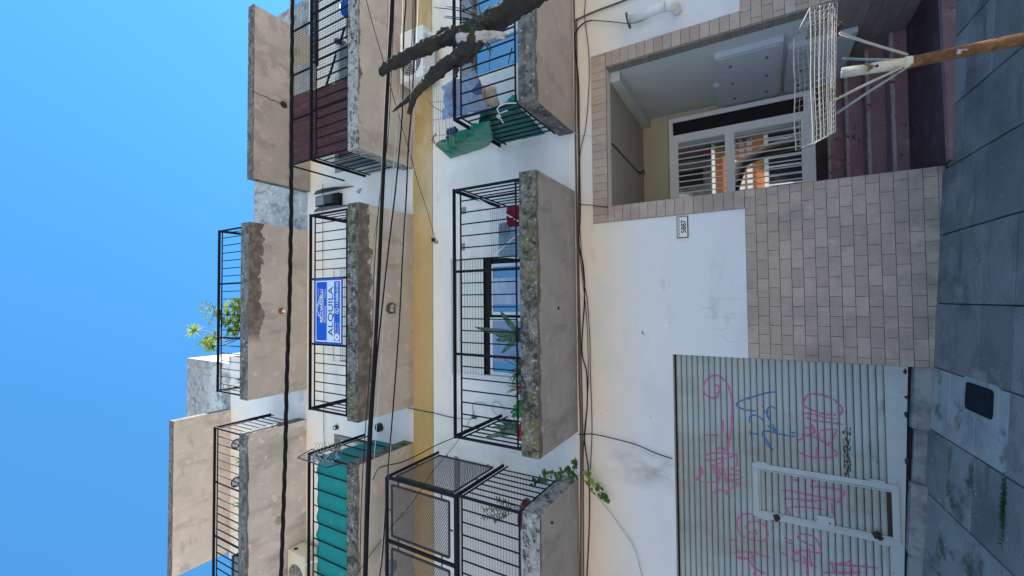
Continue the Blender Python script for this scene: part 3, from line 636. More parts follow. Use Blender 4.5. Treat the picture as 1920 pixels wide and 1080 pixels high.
# cement threshold with two raised ramps
def sill(xa, xb, h, n_, y0=-.02, bev=.045):
    a, b = gz(xa, 0), gz(xb, 0)
    MB().add([(xa,y0,a-.1),(xb,y0,b-.1),(xb,y0,b+.012),(xa,y0,a+.012),(xb,y0+bev,b+h),(xa,y0+bev,a+h),(xb,.23,b+h+.01),(xa,.23,a+h+.01)], [(0,1,2,3),(3,2,4,5),(5,4,6,7),(0,3,5,7),(1,6,4,2)]).build(n_, M['sill'], B)
sill(-1.24, GX1+.0, .115, 'threshold_block'); sill(-2.42, -1.76, .10, 'threshold_block')
sill(-4.7, -2.43, .085, 'threshold', y0=.01, bev=.06); sill(-1.755, -1.245, .085, 'threshold', y0=.03, bev=.05)
# graffiti: thin paint following the ribs
def gy(z):
    k = min(zlist, key=lambda q: abs(q-z)); t = abs(k-z)/(PIT/2)
    return None if t > .88 else GY - (.011*math.sqrt(max(0, 1-t*t)) + .0042) - .001
def stroke(b, pts, wpx=3.0):
    P = [at(x, y, GY) for x, y in pts]; Q = []
    # smooth the pen line
    for i in range(len(P)-1):
        p0, p1, p2, p3 = P[max(i-1, 0)], P[i], P[i+1], P[min(i+2, len(P)-1)]
        n_ = max(2, int((p2-p1).length/.007))
        for k in range(n_):
            t = k/n_; Q.append(.5*((2*p1)+(p2-p0)*t+(2*p0-5*p1+4*p2-p3)*t*t+(3*p1-p0-3*p2+p3)*t**3))
    Q.append(P[-1]); wd_ = wpx/170/2
    for a, c in zip(Q, Q[1:]):
        ya, yc = gy(a.z), gy(c.z)
        if ya is None or yc is None: continue
        inw = wx0 < a.x < wx1 and wz0 < a.z < wz1 and not (wx0+FW+.02 < a.x < wx1-FW-.02)
        if inw: continue
        d = Vector((c.x-a.x, 0, c.z-a.z))
        if d.length < 1e-5: continue
        n_ = Vector((-d.z, 0, d.x)).normalized()*wd_*(.7+.5*rnd.random())
        A, C_ = Vector((a.x, ya, a.z)), Vector((c.x, yc, c.z)); b.quad(A-n_, C_-n_, C_+n_, A+n_)
def Z3(pts, o, s): return [(o[0]+x/s, o[1]+y/s) for x, y in pts]
PK = MB(); a8 = lambda p: Z3(p, (1300, 690), 5.143); a3 = lambda p: Z3(p, (1240, 640), 2.454); a6 = lambda p: Z3(p, (1400, 840), 4.909)
for s_ in [a8([(215,150),(200,175),(235,160),(250,200),(240,250),(225,283),(170,285),(125,260),(105,210),(112,140),(150,90),(215,68),(280,95),(335,165),(362,250),(372,350),(370,500),(362,620),(345,720),(320,790),(290,760)]),
           a8([(285,500),(290,600),(270,625)]), a8([(100,645),(180,645),(245,645)]), a8([(310,650),(345,690),(330,760)]),
           a8([(230,790),(250,765),(290,775),(300,815),(240,815),(170,820),(115,845),(125,880),(190,885),(260,870),(340,860),(420,830)]), a8([(300,820),(350,825),(430,830)]), a8([(415,840),(425,900),(415,940),(370,965)]),
           a8([(300,905),(230,920),(180,945),(215,965),(290,970),(360,970),(430,985),(460,995)]), a8([(235,975),(250,1015),(350,1020),(440,1030),(465,1055),(400,1070),(300,1075)]),
           a8([(190,970),(215,1020),(250,1060),(240,1080)]), a8([(60,935),(90,980),(70,1030),(30,1060)]),
           a3([(155,630),(200,645),(260,645)]), a3([(230,700),(280,680),(320,715),(300,690),(360,650),(310,640),(365,630)]), a3([(165,640),(190,600),(180,575)]),
           a3([(260,560),(270,620),(250,690)]), a3([(285,540),(290,600),(300,650)]),
           a8([(1065,400),(1070,320),(1095,265),(1160,245),(1250,260),(1340,295),(1410,350),(1435,400),(1410,460)]), a8([(1190,260),(1200,420),(1195,560)]),
           a8([(1070,360),(1110,390),(1170,410),(1260,440),(1380,450)]), a8([(1065,430),(1180,445),(1250,470),(1370,490)]), a8([(1085,475),(1180,505),(1300,520),(1440,540)]),
           a8([(1065,570),(1140,575),(1170,605),(1130,640),(1045,640)]), a8([(1140,540),(1170,590)]), a8([(1220,600),(1370,590),(1365,640)]), a8([(1210,610),(1225,690),(1320,720),(1370,615)]),
           a8([(1045,650),(1180,665),(1230,690),(1310,750)]), a8([(1050,670),(1010,710),(1005,780),(1040,820),(1110,850),(1200,860),(1300,860),(1380,840),(1375,800),(1320,760)]), a8([(1190,760),(1185,860)]),
           a6([(405,270),(410,380),(310,385)]), a6([(405,290),(470,292)]), a6([(605,300),(640,300)]), a6([(580,350),(700,355),(840,375),(900,400),(840,490),(780,470),(600,430),(420,395)]),
           a6([(340,460),(500,470),(700,480)]), a6([(350,510),(370,540),(400,620)]), a6([(360,550),(480,535),(600,545),(710,560)]), a6([(485,540),(480,630)]), a6([(550,480),(640,490)]), a6([(780,500),(790,600)]),
           a3([(430,860),(440,885),(420,880),(400,870),(390,850),(410,830),(450,828),(480,850),(492,885),(470,915),(420,910),(370,890),(350,850),(355,810),(390,790),(440,800)]),
           a3([(320,910),(350,915),(340,940),(360,970)]), a3([(330,970),(400,965),(500,993)]), a3([(345,990),(400,1000),(430,1040),(480,1065)]), a3([(410,960),(430,1030),(425,1075)]), a3([(360,1000),(420,990),(440,960)]),
           a3([(545,960),(575,985)]), a3([(565,900),(600,915)]), a3([(570,920),(610,930)]), a3([(635,880),(660,885),(700,895),(725,930),(725,970),(640,960),(600,1000),(640,1010),(700,1030),(650,985)]), a3([(628,890),(635,910),(700,940)]), a3([(610,960),(660,1000),(670,1075)]), a3([(680,950),(690,1020),(715,1035)]),
           a3([(765,1000),(790,1020),(870,1010)]), a3([(780,1010),(800,1060),(850,1065)]), a3([(870,1005),(885,1070)]), a3([(800,1025),(900,1030),(995,1040)]), a3([(745,1060),(850,1060),(920,1060)])]:
    stroke(PK, s_, 2.9+rnd.random()*1.1)
PK.build('graffiti_scrawl', M['pink'], GDo, label='pink marker scrawls on the roller door')
BK = MB()
for s_ in [a8([(800,225),(700,240),(590,270),(470,310),(415,345),(430,370),(500,400),(600,412)]), a8([(540,520),(545,470),(580,450),(640,470),(690,520)]), a8([(545,600),(555,640),(565,640),(570,700),(565,800)]), a8([(560,625),(620,635)]),
           a8([(665,360),(700,430),(735,500),(715,460),(715,395),(745,365),(790,390)]), a8([(715,550),(760,580),(810,630),(760,540)]), a8([(815,630),(750,610),(680,605),(665,635),(700,680),(770,790),(730,750),(680,690)]), a8([(820,630),(910,650),(980,655)]), a8([(945,620),(980,622)])]:
    stroke(BK, s_, 3.2)
BK.build('graffiti_scrawl', M['blueink'], GDo, label='blue marker scrawl above the wicket door')
RB = MB()
for k in range(90):
    px, py = a8([(1440+rnd.random()*75, 560+rnd.random()*450)])[0]; stroke(RB, [(px, py), (px+rnd.uniform(-1, 1), py+rnd.uniform(2, 9))], rnd.uniform(.6, 1.6))
RB.build('worn_stencil', M['rustdark'], GDo)

# ------------------------------------------------------------------ across the street (seen as reflections, and it bounces the sun)
OH = thing('low_orange_house', 'sunlit orange house across the street, reflected in the entrance door', 'house', (6.4, -15, -.3))
MB().box(4.6, 8.1, -19, -14, -.3, 3.5).build('wall', M['orange'], OH); MB().box(4.5, 8.2, -19.1, -13.9, 3.5, 3.65).build('roof', M['facade_white'], OH)
MB().box(5.0, 7.9, -13.99, -13.94, -.2, 1.25).build('gate', M['void'], OH)
for k in range(7): MB().box(5.2+.42*k, 5.26+.42*k, -13.93, -13.90, -.2, 1.25).build('gate_bar', M['pvc'], OH)
MB().box(4.9, 7.9, -13.99, -13.90, 1.25, 1.42).build('lintel', M['facade_white'], OH)
for i in range(10):
    for j in range(3): MB().box(5.2+.26*i, 5.36+.26*i, -13.99, -13.95, 1.9+.33*j, 2.13+.33*j).build('lattice_block', M['facade_white'], OH)
WH = thing('white_house', 'sunlit white two storey house across the street, reflected in the door glass', 'house', (1, -17, -.3))
MB().box(-7, 4.4, -20, -14.2, -.3, 6.0).build('wall', M['facade_white'], WH); MB().box(4.4, 8.6, -22, -19.2, -.3, 12).build('wall', M['under3l'], WH); MB().box(5.0, 8.0, -19.2, -19.1, 7.6, 8.9).build('window', M['void'], WH); MB().box(6.9, 7.9, -19.2, -19.1, 4.6, 6.6).build('window', M['void'], WH); MB().box(4.8, 6.6, -19.2, -19.1, 5.2, 6.8).build('window', M['grey_metal'], WH)
MB().box(-4.5, -2.5, -14.2, -14.1, 1.0, 2.6).build('window', M['grey_metal'], WH); MB().box(-1.0, 1.0, -14.2, -14.1, -.3, 2.1).build('door', M['brownsteel'], WH)
OT = thing('shade_tree', 'dark leafy tree across the street, reflected at the edge of the door glass', 'tree', (10.2, -13.2, -.33))
MB().path([(10.2,-13.2,-.35),(10.15,-13.2,1.2),(10.3,-13.1,2.4)], [.2,.16,.12], 10, wob=.2).build('trunk', M['bark'], OT, smooth=True)
b = MB()
for k in range(6500):
    u = Vector((rnd.gauss(0,1), rnd.gauss(0,1), rnd.gauss(0,1))).normalized()*rnd.uniform(.4, 1); p = Vector((9.5, -13.2, 3.0))+Vector((u.x*2.3, u.y*1.8, u.z*2.2)); e = Vector((rnd.uniform(-1,1), rnd.uniform(-1,1), rnd.uniform(-1,1))).normalized()*.16; f = e.orthogonal()
    b.add([p-e, p+f*.6, p+e, p-f*.6], [(0,1,2,3)])
b.build('crown', M['leafd'], OT)
DH = thing('dark_reflection_house', 'dark house added behind the shade tree to darken the door glass reflection', 'house', (12, -17, -.3))
MB().box(8.7, 17, -21, -15.2, -.3, 9).build('wall', M['step_dark'], DH); MB().box(10, 12, -15.2, -15.1, 1, 3).build('window', M['void'], DH)  # unseen house added so the edge of the door glass reflects dark
AH = thing('distant_row_house', 'brick coloured row house further along the other side of the street', 'house', (-16, -15, -.3))
MB().box(-24, -7.2, -20, -14.4, -.3, 6.0).build('wall', M['orange'], AH); MB().box(-14, -11, -14.4, -14.3, .8, 2.4).build('window', M['void'], AH)

# ------------------------------------------------------------------ fixtures on the building
def onslab(px, py, z): return atz(px, py, z)
L_ = thing('bulkhead_lamp', 'round tarnished bulkhead lamp under the second floor middle balcony', 'lamp', onslab(732, 578, 6.70))
c = WO[L_.name]; MB().lathe((c.x, c.y, c.z-.05), [(.045,-.0),(.085,.015),(.09,.05)], 20).build('housing', M['bulkmetal'], L_, smooth=False)
MB().lathe((c.x, c.y, c.z-.075), [(.02,.0),(.055,.012),(.065,.026)], 18).build('lens', M['lampglass'], L_, smooth=True)
for k in range(3):
    a = .7+2.1*k; MB().box(c.x+.07*math.cos(a)-.008, c.x+.07*math.cos(a)+.008, c.y+.07*math.sin(a)-.008, c.y+.07*math.sin(a)+.008, c.z-.085, c.z-.03).build('clip', M['bulkmetal'], L_)
L_ = thing('bare_bulb', 'bare white bulb in a rusty socket under the topmost middle balcony', 'lamp', onslab(527, 583, 9.60)); c = WO[L_.name]
MB().lathe((c.x, c.y, c.z-.05), [(.03,.0),(.055,.03),(.06,.05)], 14).build('socket', M['rust'], L_); MB().lathe((c.x, c.y, c.z-.14), [(.008,.0),(.03,.02),(.036,.045),(.02,.08),(.018,.09)], 14).build('bulb', M['enamel'], L_, smooth=True)
L_ = thing('cover_disc', 'round grey cap under the top left balcony', 'cap', onslab(522, 976, 9.60)); c = WO[L_.name]
MB().lathe((c.x, c.y, c.z-.03), [(.06,.0),(.078,.01),(.08,.03)], 20).build('cap_disc', M['lampglass'], L_)
L_ = onslab(1047, 578, 3.768); tag(MB().lathe((L_.x, L_.y, L_.z-.008), [(.012,.0),(.022,.003),(.026,.008)], 10).build('drain_spout', M['void']), 'small dark drain hole under the lowest middle balcony', 'drain')
L_ = onslab(1034, 980, 3.768)
tag(MB().lathe((L_.x, L_.y, L_.z-.02), [(.010,.0),(.016,.02)], 10).build('drain_spout', M['void']), 'tiny dark drain stub under the lowest left balcony', 'drain')
# pale flue pipe with black cap
fp = thing('flue_pipe', 'white elbow flue pipe with black round cap on the wall right of the entrance', 'pipe', (3.49, 0, 2.42))
a = [Vector((3.47,.0,2.415)), Vector((3.47,-.07,2.415)), Vector((3.465,-.13,2.43)), Vector((3.46,-.175,2.47)), Vector((3.455,-.19,2.53)), Vector((3.45,-.195,2.62)), Vector((3.43,-.20,2.93))]
MB().path(a[:5], [.052,.056,.058,.057,.054], 18).build('elbow', M['pvc'], fp, smooth=True)
for k in range(5):
    q = a[1]*(1-k/4)+a[4]*(k/4)+Vector((0, -.014*math.sin(math.pi*k/4), -.02*math.sin(math.pi*k/4))); t = Vector((0, -math.cos(math.pi/2*k/4), math.sin(math.pi/2*k/4)))
    MB().path([q-t*.004, q+t*.004], .061, 18).build('elbow_ring', M['pvc'], fp)
MB().path(a[4:], [.052,.050,.050], 18).build('pipe', M['pvc'], fp, smooth=True)
MB().path([a[6], a[6]+Vector((0,0,.02))], [.051,.051], 18).build('collar', M['beige_metal'], fp); MB().path([a[6]+Vector((0,0,.02)), a[6]+Vector((-.002,0,.034))], [.098,.098], 22).build('cap', M['ink'], fp, smooth=False)
# number plate
npt = thing('house_number_plate', 'white enamel number plate reading 5887 with a street name above', 'sign', (.85, 0, 2.41))
MB().box(.722, .978, -.018, -.001, 2.345, 2.472).build('backing', M['ink'], npt, bevel=.004); MB().box(.731, .969, -.021, -.017, 2.355, 2.463).build('plate', M['enamel'], npt)
text('5887', .078, (.853, -.022, 2.368), M['ink'], npt, name='number', align='CENTER', xs=1.0, bold=.0015); text('BARTOLOME MITRE', .026, (.850, -.022, 2.436), M['ink'], npt, name='street_name', align='CENTER', xs=.93)
# rental sign on the railing
sg = thing('rental_sign', 'blue and white rental sign reading ALQUILA tied to the second floor railing', 'sign', (-.14, -1.14, 7.06))
SX0, SX1, SZ0, SZ1 = -.652, .368, 7.058, 7.722; sh_ = SZ1-SZ0; sw_ = SX1-SX0; SY = -1.135
def sz(f): return SZ1 - sh_*f
def slayer(n_, a, b, f0, f1, k, mt): return MB().box(SX0+sw_*a, SX0+sw_*b, SY-.004-.0015*k, SY-.0015*(k-1)-.004, sz(f1), sz(f0)).build(n_, M[mt], sg)
MB().box(SX0, SX1, SY-.004, SY, SZ0, SZ1).build('board', M['sign_edge'], sg)
slayer('white_border', .035, .965, .045, .955, 1, 'sign_white'); slayer('blue_panel', .055, .945, .075, .455, 2, 'sign_blue'); slayer('blue_strip', .055, .945, .715, .915, 2, 'sign_blue')
ty = SY-.0085
text('RICCIARDELLI', .098, (-.32, ty, sz(.315)), M['enamel'], sg, xs=.85, bold=.002); text('PROPIEDADES', .045, (-.32, ty, sz(.425)), M['enamel'], sg, xs=.9); text('Propiedades', .036, (.06, ty, sz(.415)), M['enamel'], sg, xs=.8); text('C.U.C.I.C.B.A', .026, (.07, ty, sz(.15)), M['enamel'], sg)
text('ALQUILA', .165, (-.145, ty+.0015, sz(.675)), M['sign_ink'], sg, align='CENTER', xs=1.12)
text('112680-5162', .078, (-.075, ty, sz(.86)), M['enamel'], sg, xs=.90, bold=.002); text('Av. San Martin', .032, (-.47, ty, sz(.79)), M['enamel'], sg, xs=.9); text('Buenos Aires', .032, (-.47, ty, sz(.87)), M['enamel'], sg, xs=.9)
MB().box(-.32, .15, ty-.0005, ty+.0005, sz(.345), sz(.338)).build('rule', M['enamel'], sg)
rf = MB()
for p, q in (((-.28,.27),(-.12,.085)), ((-.12,.085),(.045,.235)), ((-.07,.085),(.10,.225))): rf.bar((p[0], ty, sz(p[1])), (q[0], ty, sz(q[1])), .013, .001)
rf.path([(-.205+.014*math.cos(t*.7), ty, sz(.15)+.014*math.sin(t*.7)) for t in range(10)], .003, 4); rf.build('roof_emblem', M['enamel'], sg)
MB().lathe((-.535, ty+.0005, sz(.815)), [(.058,.0),(.058,-.001)], 24, 'y').build('pin_disc', M['enamel'], sg)
MB().add([(-.555,ty-.0015,sz(.80)),(-.515,ty-.0015,sz(.80)),(-.535,ty-.0015,sz(.865))], [(0,1,2)]).build('pin_mark', M['sign_blue'], sg)
wa = MB(); wa.path([(-.135+.043*math.cos(2*math.pi*t/20), ty, sz(.815)+.043*math.sin(2*math.pi*t/20)) for t in range(21)], .0055, 5); wa.bar((-.15,ty,sz(.79)),(-.138,ty,sz(.83)),.012,.001); wa.bar((-.138,ty,sz(.83)),(-.115,ty,sz(.845)),.012,.001); wa.build('phone_icon', M['enamel'], sg)

# air conditioners ---------------------------------------------------
def aircon(label, x0, x1, z0, z1, y0, y1, fx, m_='pvc'):
    t = thing('air_conditioner', label, 'air conditioner', ((x0+x1)/2, (y0+y1)/2, z0))
    MB().box(x0, x1, y0, y1, z0, z1).build('casing', M[m_], t, bevel=.012)
    cx, cz, r = fx, (z0+z1)/2, (z1-z0)*.42
    MB().lathe((cx, y0-.001, cz), [(r,.0),(r,-.004)], 28, 'y').build('fan_opening', M['grille'], t)
    gq = MB()
    for k in range(1, 6): gq.path([(cx+r*k/5.5*math.cos(2*math.pi*q/24), y0-.010, cz+r*k/5.5*math.sin(2*math.pi*q/24)) for q in range(25)], .0028, 4)
    for k in range(8): gq.bar((cx, y0-.010, cz), (cx+r*math.cos(k*.785), y0-.010, cz+r*math.sin(k*.785)), .004, .004)
    gq.build('fan_guard', M[m_], t)
    MB().box(x0+.02, x1-.02, y1, y1+.02, z0+.02, z1-.02).build('back_panel', M['grey_metal'], t)
    for x in (x0+.12, x1-.14):
        MB().box(x, x+.035, y0+.02, -.01, z0-.03, z0-.002).build('bracket_arm', M['pvc'], t); MB().bar((x+.017, -.02, z0-.28), (x+.017, y0+.08, z0-.03), .03).build('bracket_brace', M['pvc'], t)
    return t
aircon('white air conditioner on brackets behind the dead branch, under the right balcony', 3.52, 4.34, 6.10, 6.60, -.42, -.12, 3.80)
ac2 = aircon('cream air conditioner on the wall under the top left balcony', -5.55, -4.72, 9.02, 9.54, -.42, -.10, -5.15, 'beige_metal')
MB().box(-4.72, -4.715, -.36, -.30, 9.38, 9.46).build('side_recess', M['void'], ac2)

# draught shields and vents on the second floor wall right of the sign
vb = thing('wall_vent', 'double grey square vent between two dark shield plates on the upper wall', 'vent', (2.0, 0, 8.5))
MB().box(1.86, 2.06, -.16, -.002, 8.84, 9.12).build('vent_box', M['dark_metal'], vb); MB().box(1.88, 2.04, -.17, -.16, 8.86, 9.10).build('vent_face', M['grey_metal'], vb)
MB().box(1.86, 2.08, -.10, -.002, 8.52, 8.82).build('vent_box', M['void'], vb); MB().box(1.88, 2.04, -.20, -.10, 8.58, 8.80).build('vent_face', M['dark_metal'], vb)
for x in (1.82, 2.17):
    b = MB(); o = [(-.002, 8.20), (-.16, 8.55), (-.20, 8.85), (-.15, 9.12), (-.002, 9.40)]; n_ = len(o)
    b.add([(x-.006, y, z) for y, z in o]+[(x+.006, y, z) for y, z in o], [tuple(range(n_)), tuple(range(2*n_-1, n_-1, -1))]+[(k, (k+1) % n_, n_+(k+1) % n_, n_+k) for k in range(n_)])
    b.build('shield_plate', M['dark_metal'], vb)
hk = at(675, 358, 0); tag(MB().path([hk+Vector((.03,-.01,.03)), hk+Vector((-.02,-.03,.05)), hk+Vector((-.05,-.03,-.01)), hk+Vector((.02,-.03,-.05)), hk+Vector((.04,-.01,-.02))], .007, 5).build('wall_hook', M['black']), 'small black wire loop fixed on the white wall beside the dark shield plates', 'hook')
for (px, py, r, lab, nm) in ((628, 802, .045, 'black ring shaped pipe end on the wall left of the sign balcony', 1), (709, 802, .075, 'larger round black vent cap beside the thick black cable', 0)):
    p = at(px, py, -.05); b = thing('vent_pipe', lab, 'vent', (p.x, 0, p.z))
    MB().lathe((p.x, -.06, p.z), [(r,.0),(r,.06)], 18, 'y').build('pipe_end', M['ink'], b); MB().lathe((p.x, -.064, p.z), [(r*.55,.0),(r*.55,.004)], 14, 'y').build('opening', M['pvc' if nm else 'void'], b)
for (px, py, lab) in ((820, 372, 'pale square cover plate with a loop of wire on the first floor wall'), (870, 395, 'small grey louvre on the wall, nearer the right rail of the lowest middle balcony'), (868, 463, 'small grey louvre on the wall just right of the roller blind')):
    p = at(px, py, 0); b = MB(); w_ = .055 if px > 850 else .045
    b.box(p.x-w_, p.x+w_, -.012, -.001, p.z-.04, p.z+.04); o = b.build('wall_louvre', M['pvc' if px < 850 else 'blindgap']); tag(o, lab, 'louvre')
# dark wicket hooks etc: anchor for the stay wire
p = at(817, 450, 0); an = thing('cable_anchor', 'black cable clamp and grey bracket screwed to the wall below the yellow band', 'clamp', (p.x, 0, p.z))
MB().box(p.x-.03, p.x+.03, -.05, -.01, p.z+.0, p.z+.05).build('clamp', M['ink'], an); MB().box(p.x-.06, p.x-.02, -.02, -.001, p.z-.05, p.z+.01).build('bracket', M['grey_metal'], an)

# ------------------------------------------------------------------ cables
def cab(pts, Y, r, label, m='cable', name='overhead_cable', n=6, group=None, sag=0, Ys=None):
    P = []
    for i, (x, y) in enumerate(pts):
        P.append(at(x, y, Ys[i] if Ys else Y))
    # smooth
    Q = []
    for i in range(len(P)-1):
        p0, p1, p2, p3 = P[max(i-1, 0)], P[i], P[i+1], P[min(i+2, len(P)-1)]
        for k in range(5):
            t = k/5; Q.append(.5*((2*p1)+(p2-p0)*t+(2*p0-5*p1+4*p2-p3)*t*t+(3*p1-p0-3*p2+p3)*t**3))
    Q.append(P[-1])
    o = MB().path(Q, r, n).build(name, M[m], smooth=True); return tag(o, label, 'cable', group)
GSt = 'cables strung along the street'
cab([(742,-220),(735,0),(728,130),(722,250),(717,360),(706,600),(697,750),(690,870),(684,1080),(677,1300)], -2.9, .0165, 'thickest black cable crossing the whole facade', group=GSt)
cab([(770,-200),(761,0),(757,60),(755,180),(752,240),(741,360),(729,460),(715,590),(704,700),(695,850),(688,1080),(682,1300)], -2.86, .0068, 'thin black cable that meets the thickest cable near the bulkhead lamp', group=GSt)
cab([(782,-120),(779,0),(777,90),(772,200),(766,270),(762,360),(755,480),(749,600),(742,700),(735,790),(730,850),(724,940),(717,1040),(712,1080),(695,1200)], -2.6, .0062, 'black cable under the first floor right of the thick one', group=GSt)
cab([(786,-60),(783,40),(779,130),(774,230),(765,330),(760,430),(753,540),(747,640),(739,740),(731,860),(718,1000),(711,1100)], -2.5, .003, 'thin grey-blue wire hugging the second black cable', 'cable_w', group=GSt)
cab([(742,-100),(739,0),(735,100),(728,250),(713,360),(705,450),(700,540),(699,600),(693,700),(687,780),(681,870),(676,1000),(674,1200)], -2.7, .0038, 'thin black wire just above the thickest cable', group=GSt)
cab([(727,-30),(724,130),(716,300),(711,380),(700,460),(690,540),(682,600),(672,690),(662,760)], -2.3, .0025, 'faint thin wire slanting across the mossy slab edge', 'cable_b', group=GSt)
cab([(757,-60),(754,60),(750,160),(742,260),(735,350),(729,450),(722,560),(717,640),(710,740),(704,830),(696,930),(688,1090)], -2.4, .0028, 'pale thin wire running beside the thick black cable', 'cable_w', group=GSt)
cab([(775,-60),(773,60),(770,110),(768,150),(768,190)], -.9, .007, 'dark cable dropping in front of the air conditioner', 'cable_b', group=GSt)
cab([(778,-60),(776,40),(774,160),(773,210)], -1.2, .006, 'brown cable at the far right edge of the yellow band', 'cable_b', group=GSt)
cab([(684,-10),(700,50),(718,112),(731,158),(752,232),(770,292),(785,347),(800,392),(815,445)], 0, .0045, 'slack stay wire reaching the clamp under the yellow band', Ys=[-2.9,-2.4,-2.0,-1.7,-1.3,-.9,-.6,-.3,-.05])
cab([(853,820),(820,834),(785,852),(755,866),(729,872),(711,877),(704,888),(699,899)], 0, .0055, 'black cable from the rail corner of the lowest middle balcony to the overhead cable', Ys=[-1.1,-1.4,-1.7,-2.0,-2.3,-2.5,-2.6,-2.7])
cab([(890,770),(868,812),(848,840),(813,882),(773,942),(735,987),(690,1047),(660,1090)], 0, .0035, 'thin wire slanting across the meshed left cage', Ys=[-.2,-.5,-.9,-1.2,-1.6,-1.9,-2.2,-2.5])
cab([(766,765),(780,768),(800,772),(812,774),(835,780),(853,784)], -.02, .006, 'thin black cable crossing the yellow band onto the white wall', name='wall_cable')
cab([(605,345),(605,480),(606,600),(607,740),(607,800),(608,850),(603,900)], -.03, .005, 'thin dark wire across the wall behind the sign', 'cable_b', name='wall_cable')
# twisted service cable
tws = thing('twisted_cable', 'thick twisted black service cable crossing the upper balconies', 'cable', at(545, 300, -2.9), GSt)
ctr = [at(x, y, -2.9) for x, y in ((552,-200),(548,0),(546,250),(546,400),(543,560),(538,700),(535,850),(530,1000),(527,1080),(522,1250))]
Q = []
for i in range(len(ctr)-1):
    for k in range(60): Q.append(ctr[i].lerp(ctr[i+1], k/60))
for s_ in (0, 2.1, 4.2):
    L0 = 0; P_ = []
    for i, q in enumerate(Q):
        if i: L0 += (q-Q[i-1]).length
        a = L0*11+s_; P_.append(q+Vector((0, math.cos(a), math.sin(a)))*.0105)
    MB().path(P_, .0095, 6).build('strand', M['cable'], tws, smooth=True)
# bundle fixed along the wall above the ground floor
BND = 'cables clipped along the wall above the ground floor'
wc = [([(1075,-30),(1076,0),(1078,100),(1079,250),(1083,500),(1086,700),(1089,830),(1089,1120)], .012, 'pale straight conduit under the balconies, topmost of the bundle', 'cable_b'),
      ([(1081,35),(1081,60),(1083,200),(1085,300),(1085,500),(1090,700),(1093,850),(1094,1120)], .011, 'straight brown conduit, second from the top of the bundle', 'cable_b'),
      ([(1098,-30),(1098,0),(1096,30),(1104,100),(1104,170),(1098,240),(1087,295),(1086,400),(1094,520),(1101,560),(1106,640),(1107,700),(1110,800),(1107,880)], .006, 'slack wire drooping lowest from the bundle', 'cable_b'),
      ([(1110,38),(1095,43),(1080,60),(1078,85),(1085,160),(1086,270),(1088,400),(1085,455),(1094,500),(1096,560),(1091,655),(1100,700),(1101,760),(1096,820),(1104,890),(1105,980),(1099,1110)], .008, 'dark cable zigzagging through the bundle', 'cable'),
      ([(1085,455),(1092,520),(1100,600),(1103,700),(1099,790),(1093,850)], .0045, 'thin dark wire bowing out left of the zigzag cable', 'cable'),
      ([(1085,815),(1110,814),(1140,820),(1190,833),(1230,850),(1261,860)], .006, 'single wire arching from the bundle down to the garage corner', 'cable'),
      ([(1106,918),(1130,943),(1160,983),(1190,1030),(1208,1100)], .006, 'pale wire curving down the white wall at the lower left', 'cable_w'),
      ([(1085,383),(1110,385),(1140,389)], .005, 'short wire running to the corner of the entrance', 'cable'),
      ([(1110,38),(1140,40),(1180,44),(1200,40),(1218,30)], .006, 'thin wire passing behind the white flue pipe', 'cable_b'),
      ([(1078,250),(1090,254),(1110,255),(1122,262)], .004, 'short pale wire over the tiled lintel', 'cable_w')]
for pts, r, lab, m_ in wc: cab(pts, -.026 if r < .01 else -.014, r, lab, m_, 'wall_cable', group=BND)
cab([(1076,40),(1100,28),(1130,16),(1160,5),(1200,-12)], -.02, .012, 'pale conduit rising to the right above the flue pipe', 'cable_b', 'wall_cable')
p1, p2 = atz(1140, 262, 3.30), atz(1197, 322, 3.29)
o = MB().path([(p1.x, max(.16, p1.y), 3.296), (p2.x, p2.y, 3.296)], .007, 6).build('ceiling_wire', M['cable']); tag(o, 'black wire along the porch ceiling ending in taped stubs', 'wire')
o = MB().path([Vector((p2.x, p2.y, 3.296)), Vector((p2.x-.03, p2.y+.02, 3.25)), Vector((p2.x+.03, p2.y+.06, 3.22)), Vector((p2.x-.05, p2.y+.08, 3.20))], [.012,.018,.014,.006], 5).build('taped_stub', M['cable']); tag(o, 'black taped wire ends hanging from the porch ceiling', 'wire')

# ------------------------------------------------------------------ steel cage on the lowest left balcony
def mesh_panel(a, b, c, d, cell, r, name, m_, par, diag=False):
    """wire net filling the quad a b c d (a-b along the bottom)"""
    a, b, c, d = map(Vector, (a, b, c, d)); W = (b-a).length; H = (d-a).length; n_ = (b-a).cross(d-a).normalized()*r
    U = (b-a).normalized(); V = (d-a).normalized(); q = MB()
    def strip(p0, p1, w_):
        t = (p1-p0).normalized(); s_ = t.cross(n_.normalized())*w_; q.quad(p0-s_, p1-s_, p1+s_, p0+s_)
    if not diag:
        for i in range(1, int(W/cell)): strip(a+U*cell*i, d+U*cell*i*((c-d).length/W), r)
        for j in range(1, int(H/cell)): strip(a+V*cell*j, b+(c-b)*(cell*j/H), r)
    else:
        st = cell*1.6; k = -H*2
        for sgn in (1, -1):
            k = -H*2
            while k < W+H*2:      # lines  u = k + sgn*2*v  clipped
                pts_ = []
                for v in (0, H):
                    pts_.append((k+sgn*1.6*v, v))
                (u0, v0), (u1, v1) = pts_
                def clip(u, v, uo, vo):
                    if u < 0: v = v+(vo-v)*(0-u)/(uo-u); u = 0
                    elif u > W: v = v+(vo-v)*(W-u)/(uo-u); u = W
                    return u, v
                if not ((u0 < 0 and u1 < 0) or (u0 > W and u1 > W)):
                    A_ = clip(u0, v0, u1, v1); B_ = clip(u1, v1, u0, v0); strip(a+U*A_[0]+V*A_[1], a+U*B_[0]+V*B_[1], r)
                k += st
    o = q.build(name, m_, par); solid(o, r); o['kind'] = 'stuff'; return o
cg = thing('balcony_cage', 'dark steel cage with perforated mesh panels above the lowest left balcony rail', 'cage', (-4, -.6, 4.96))
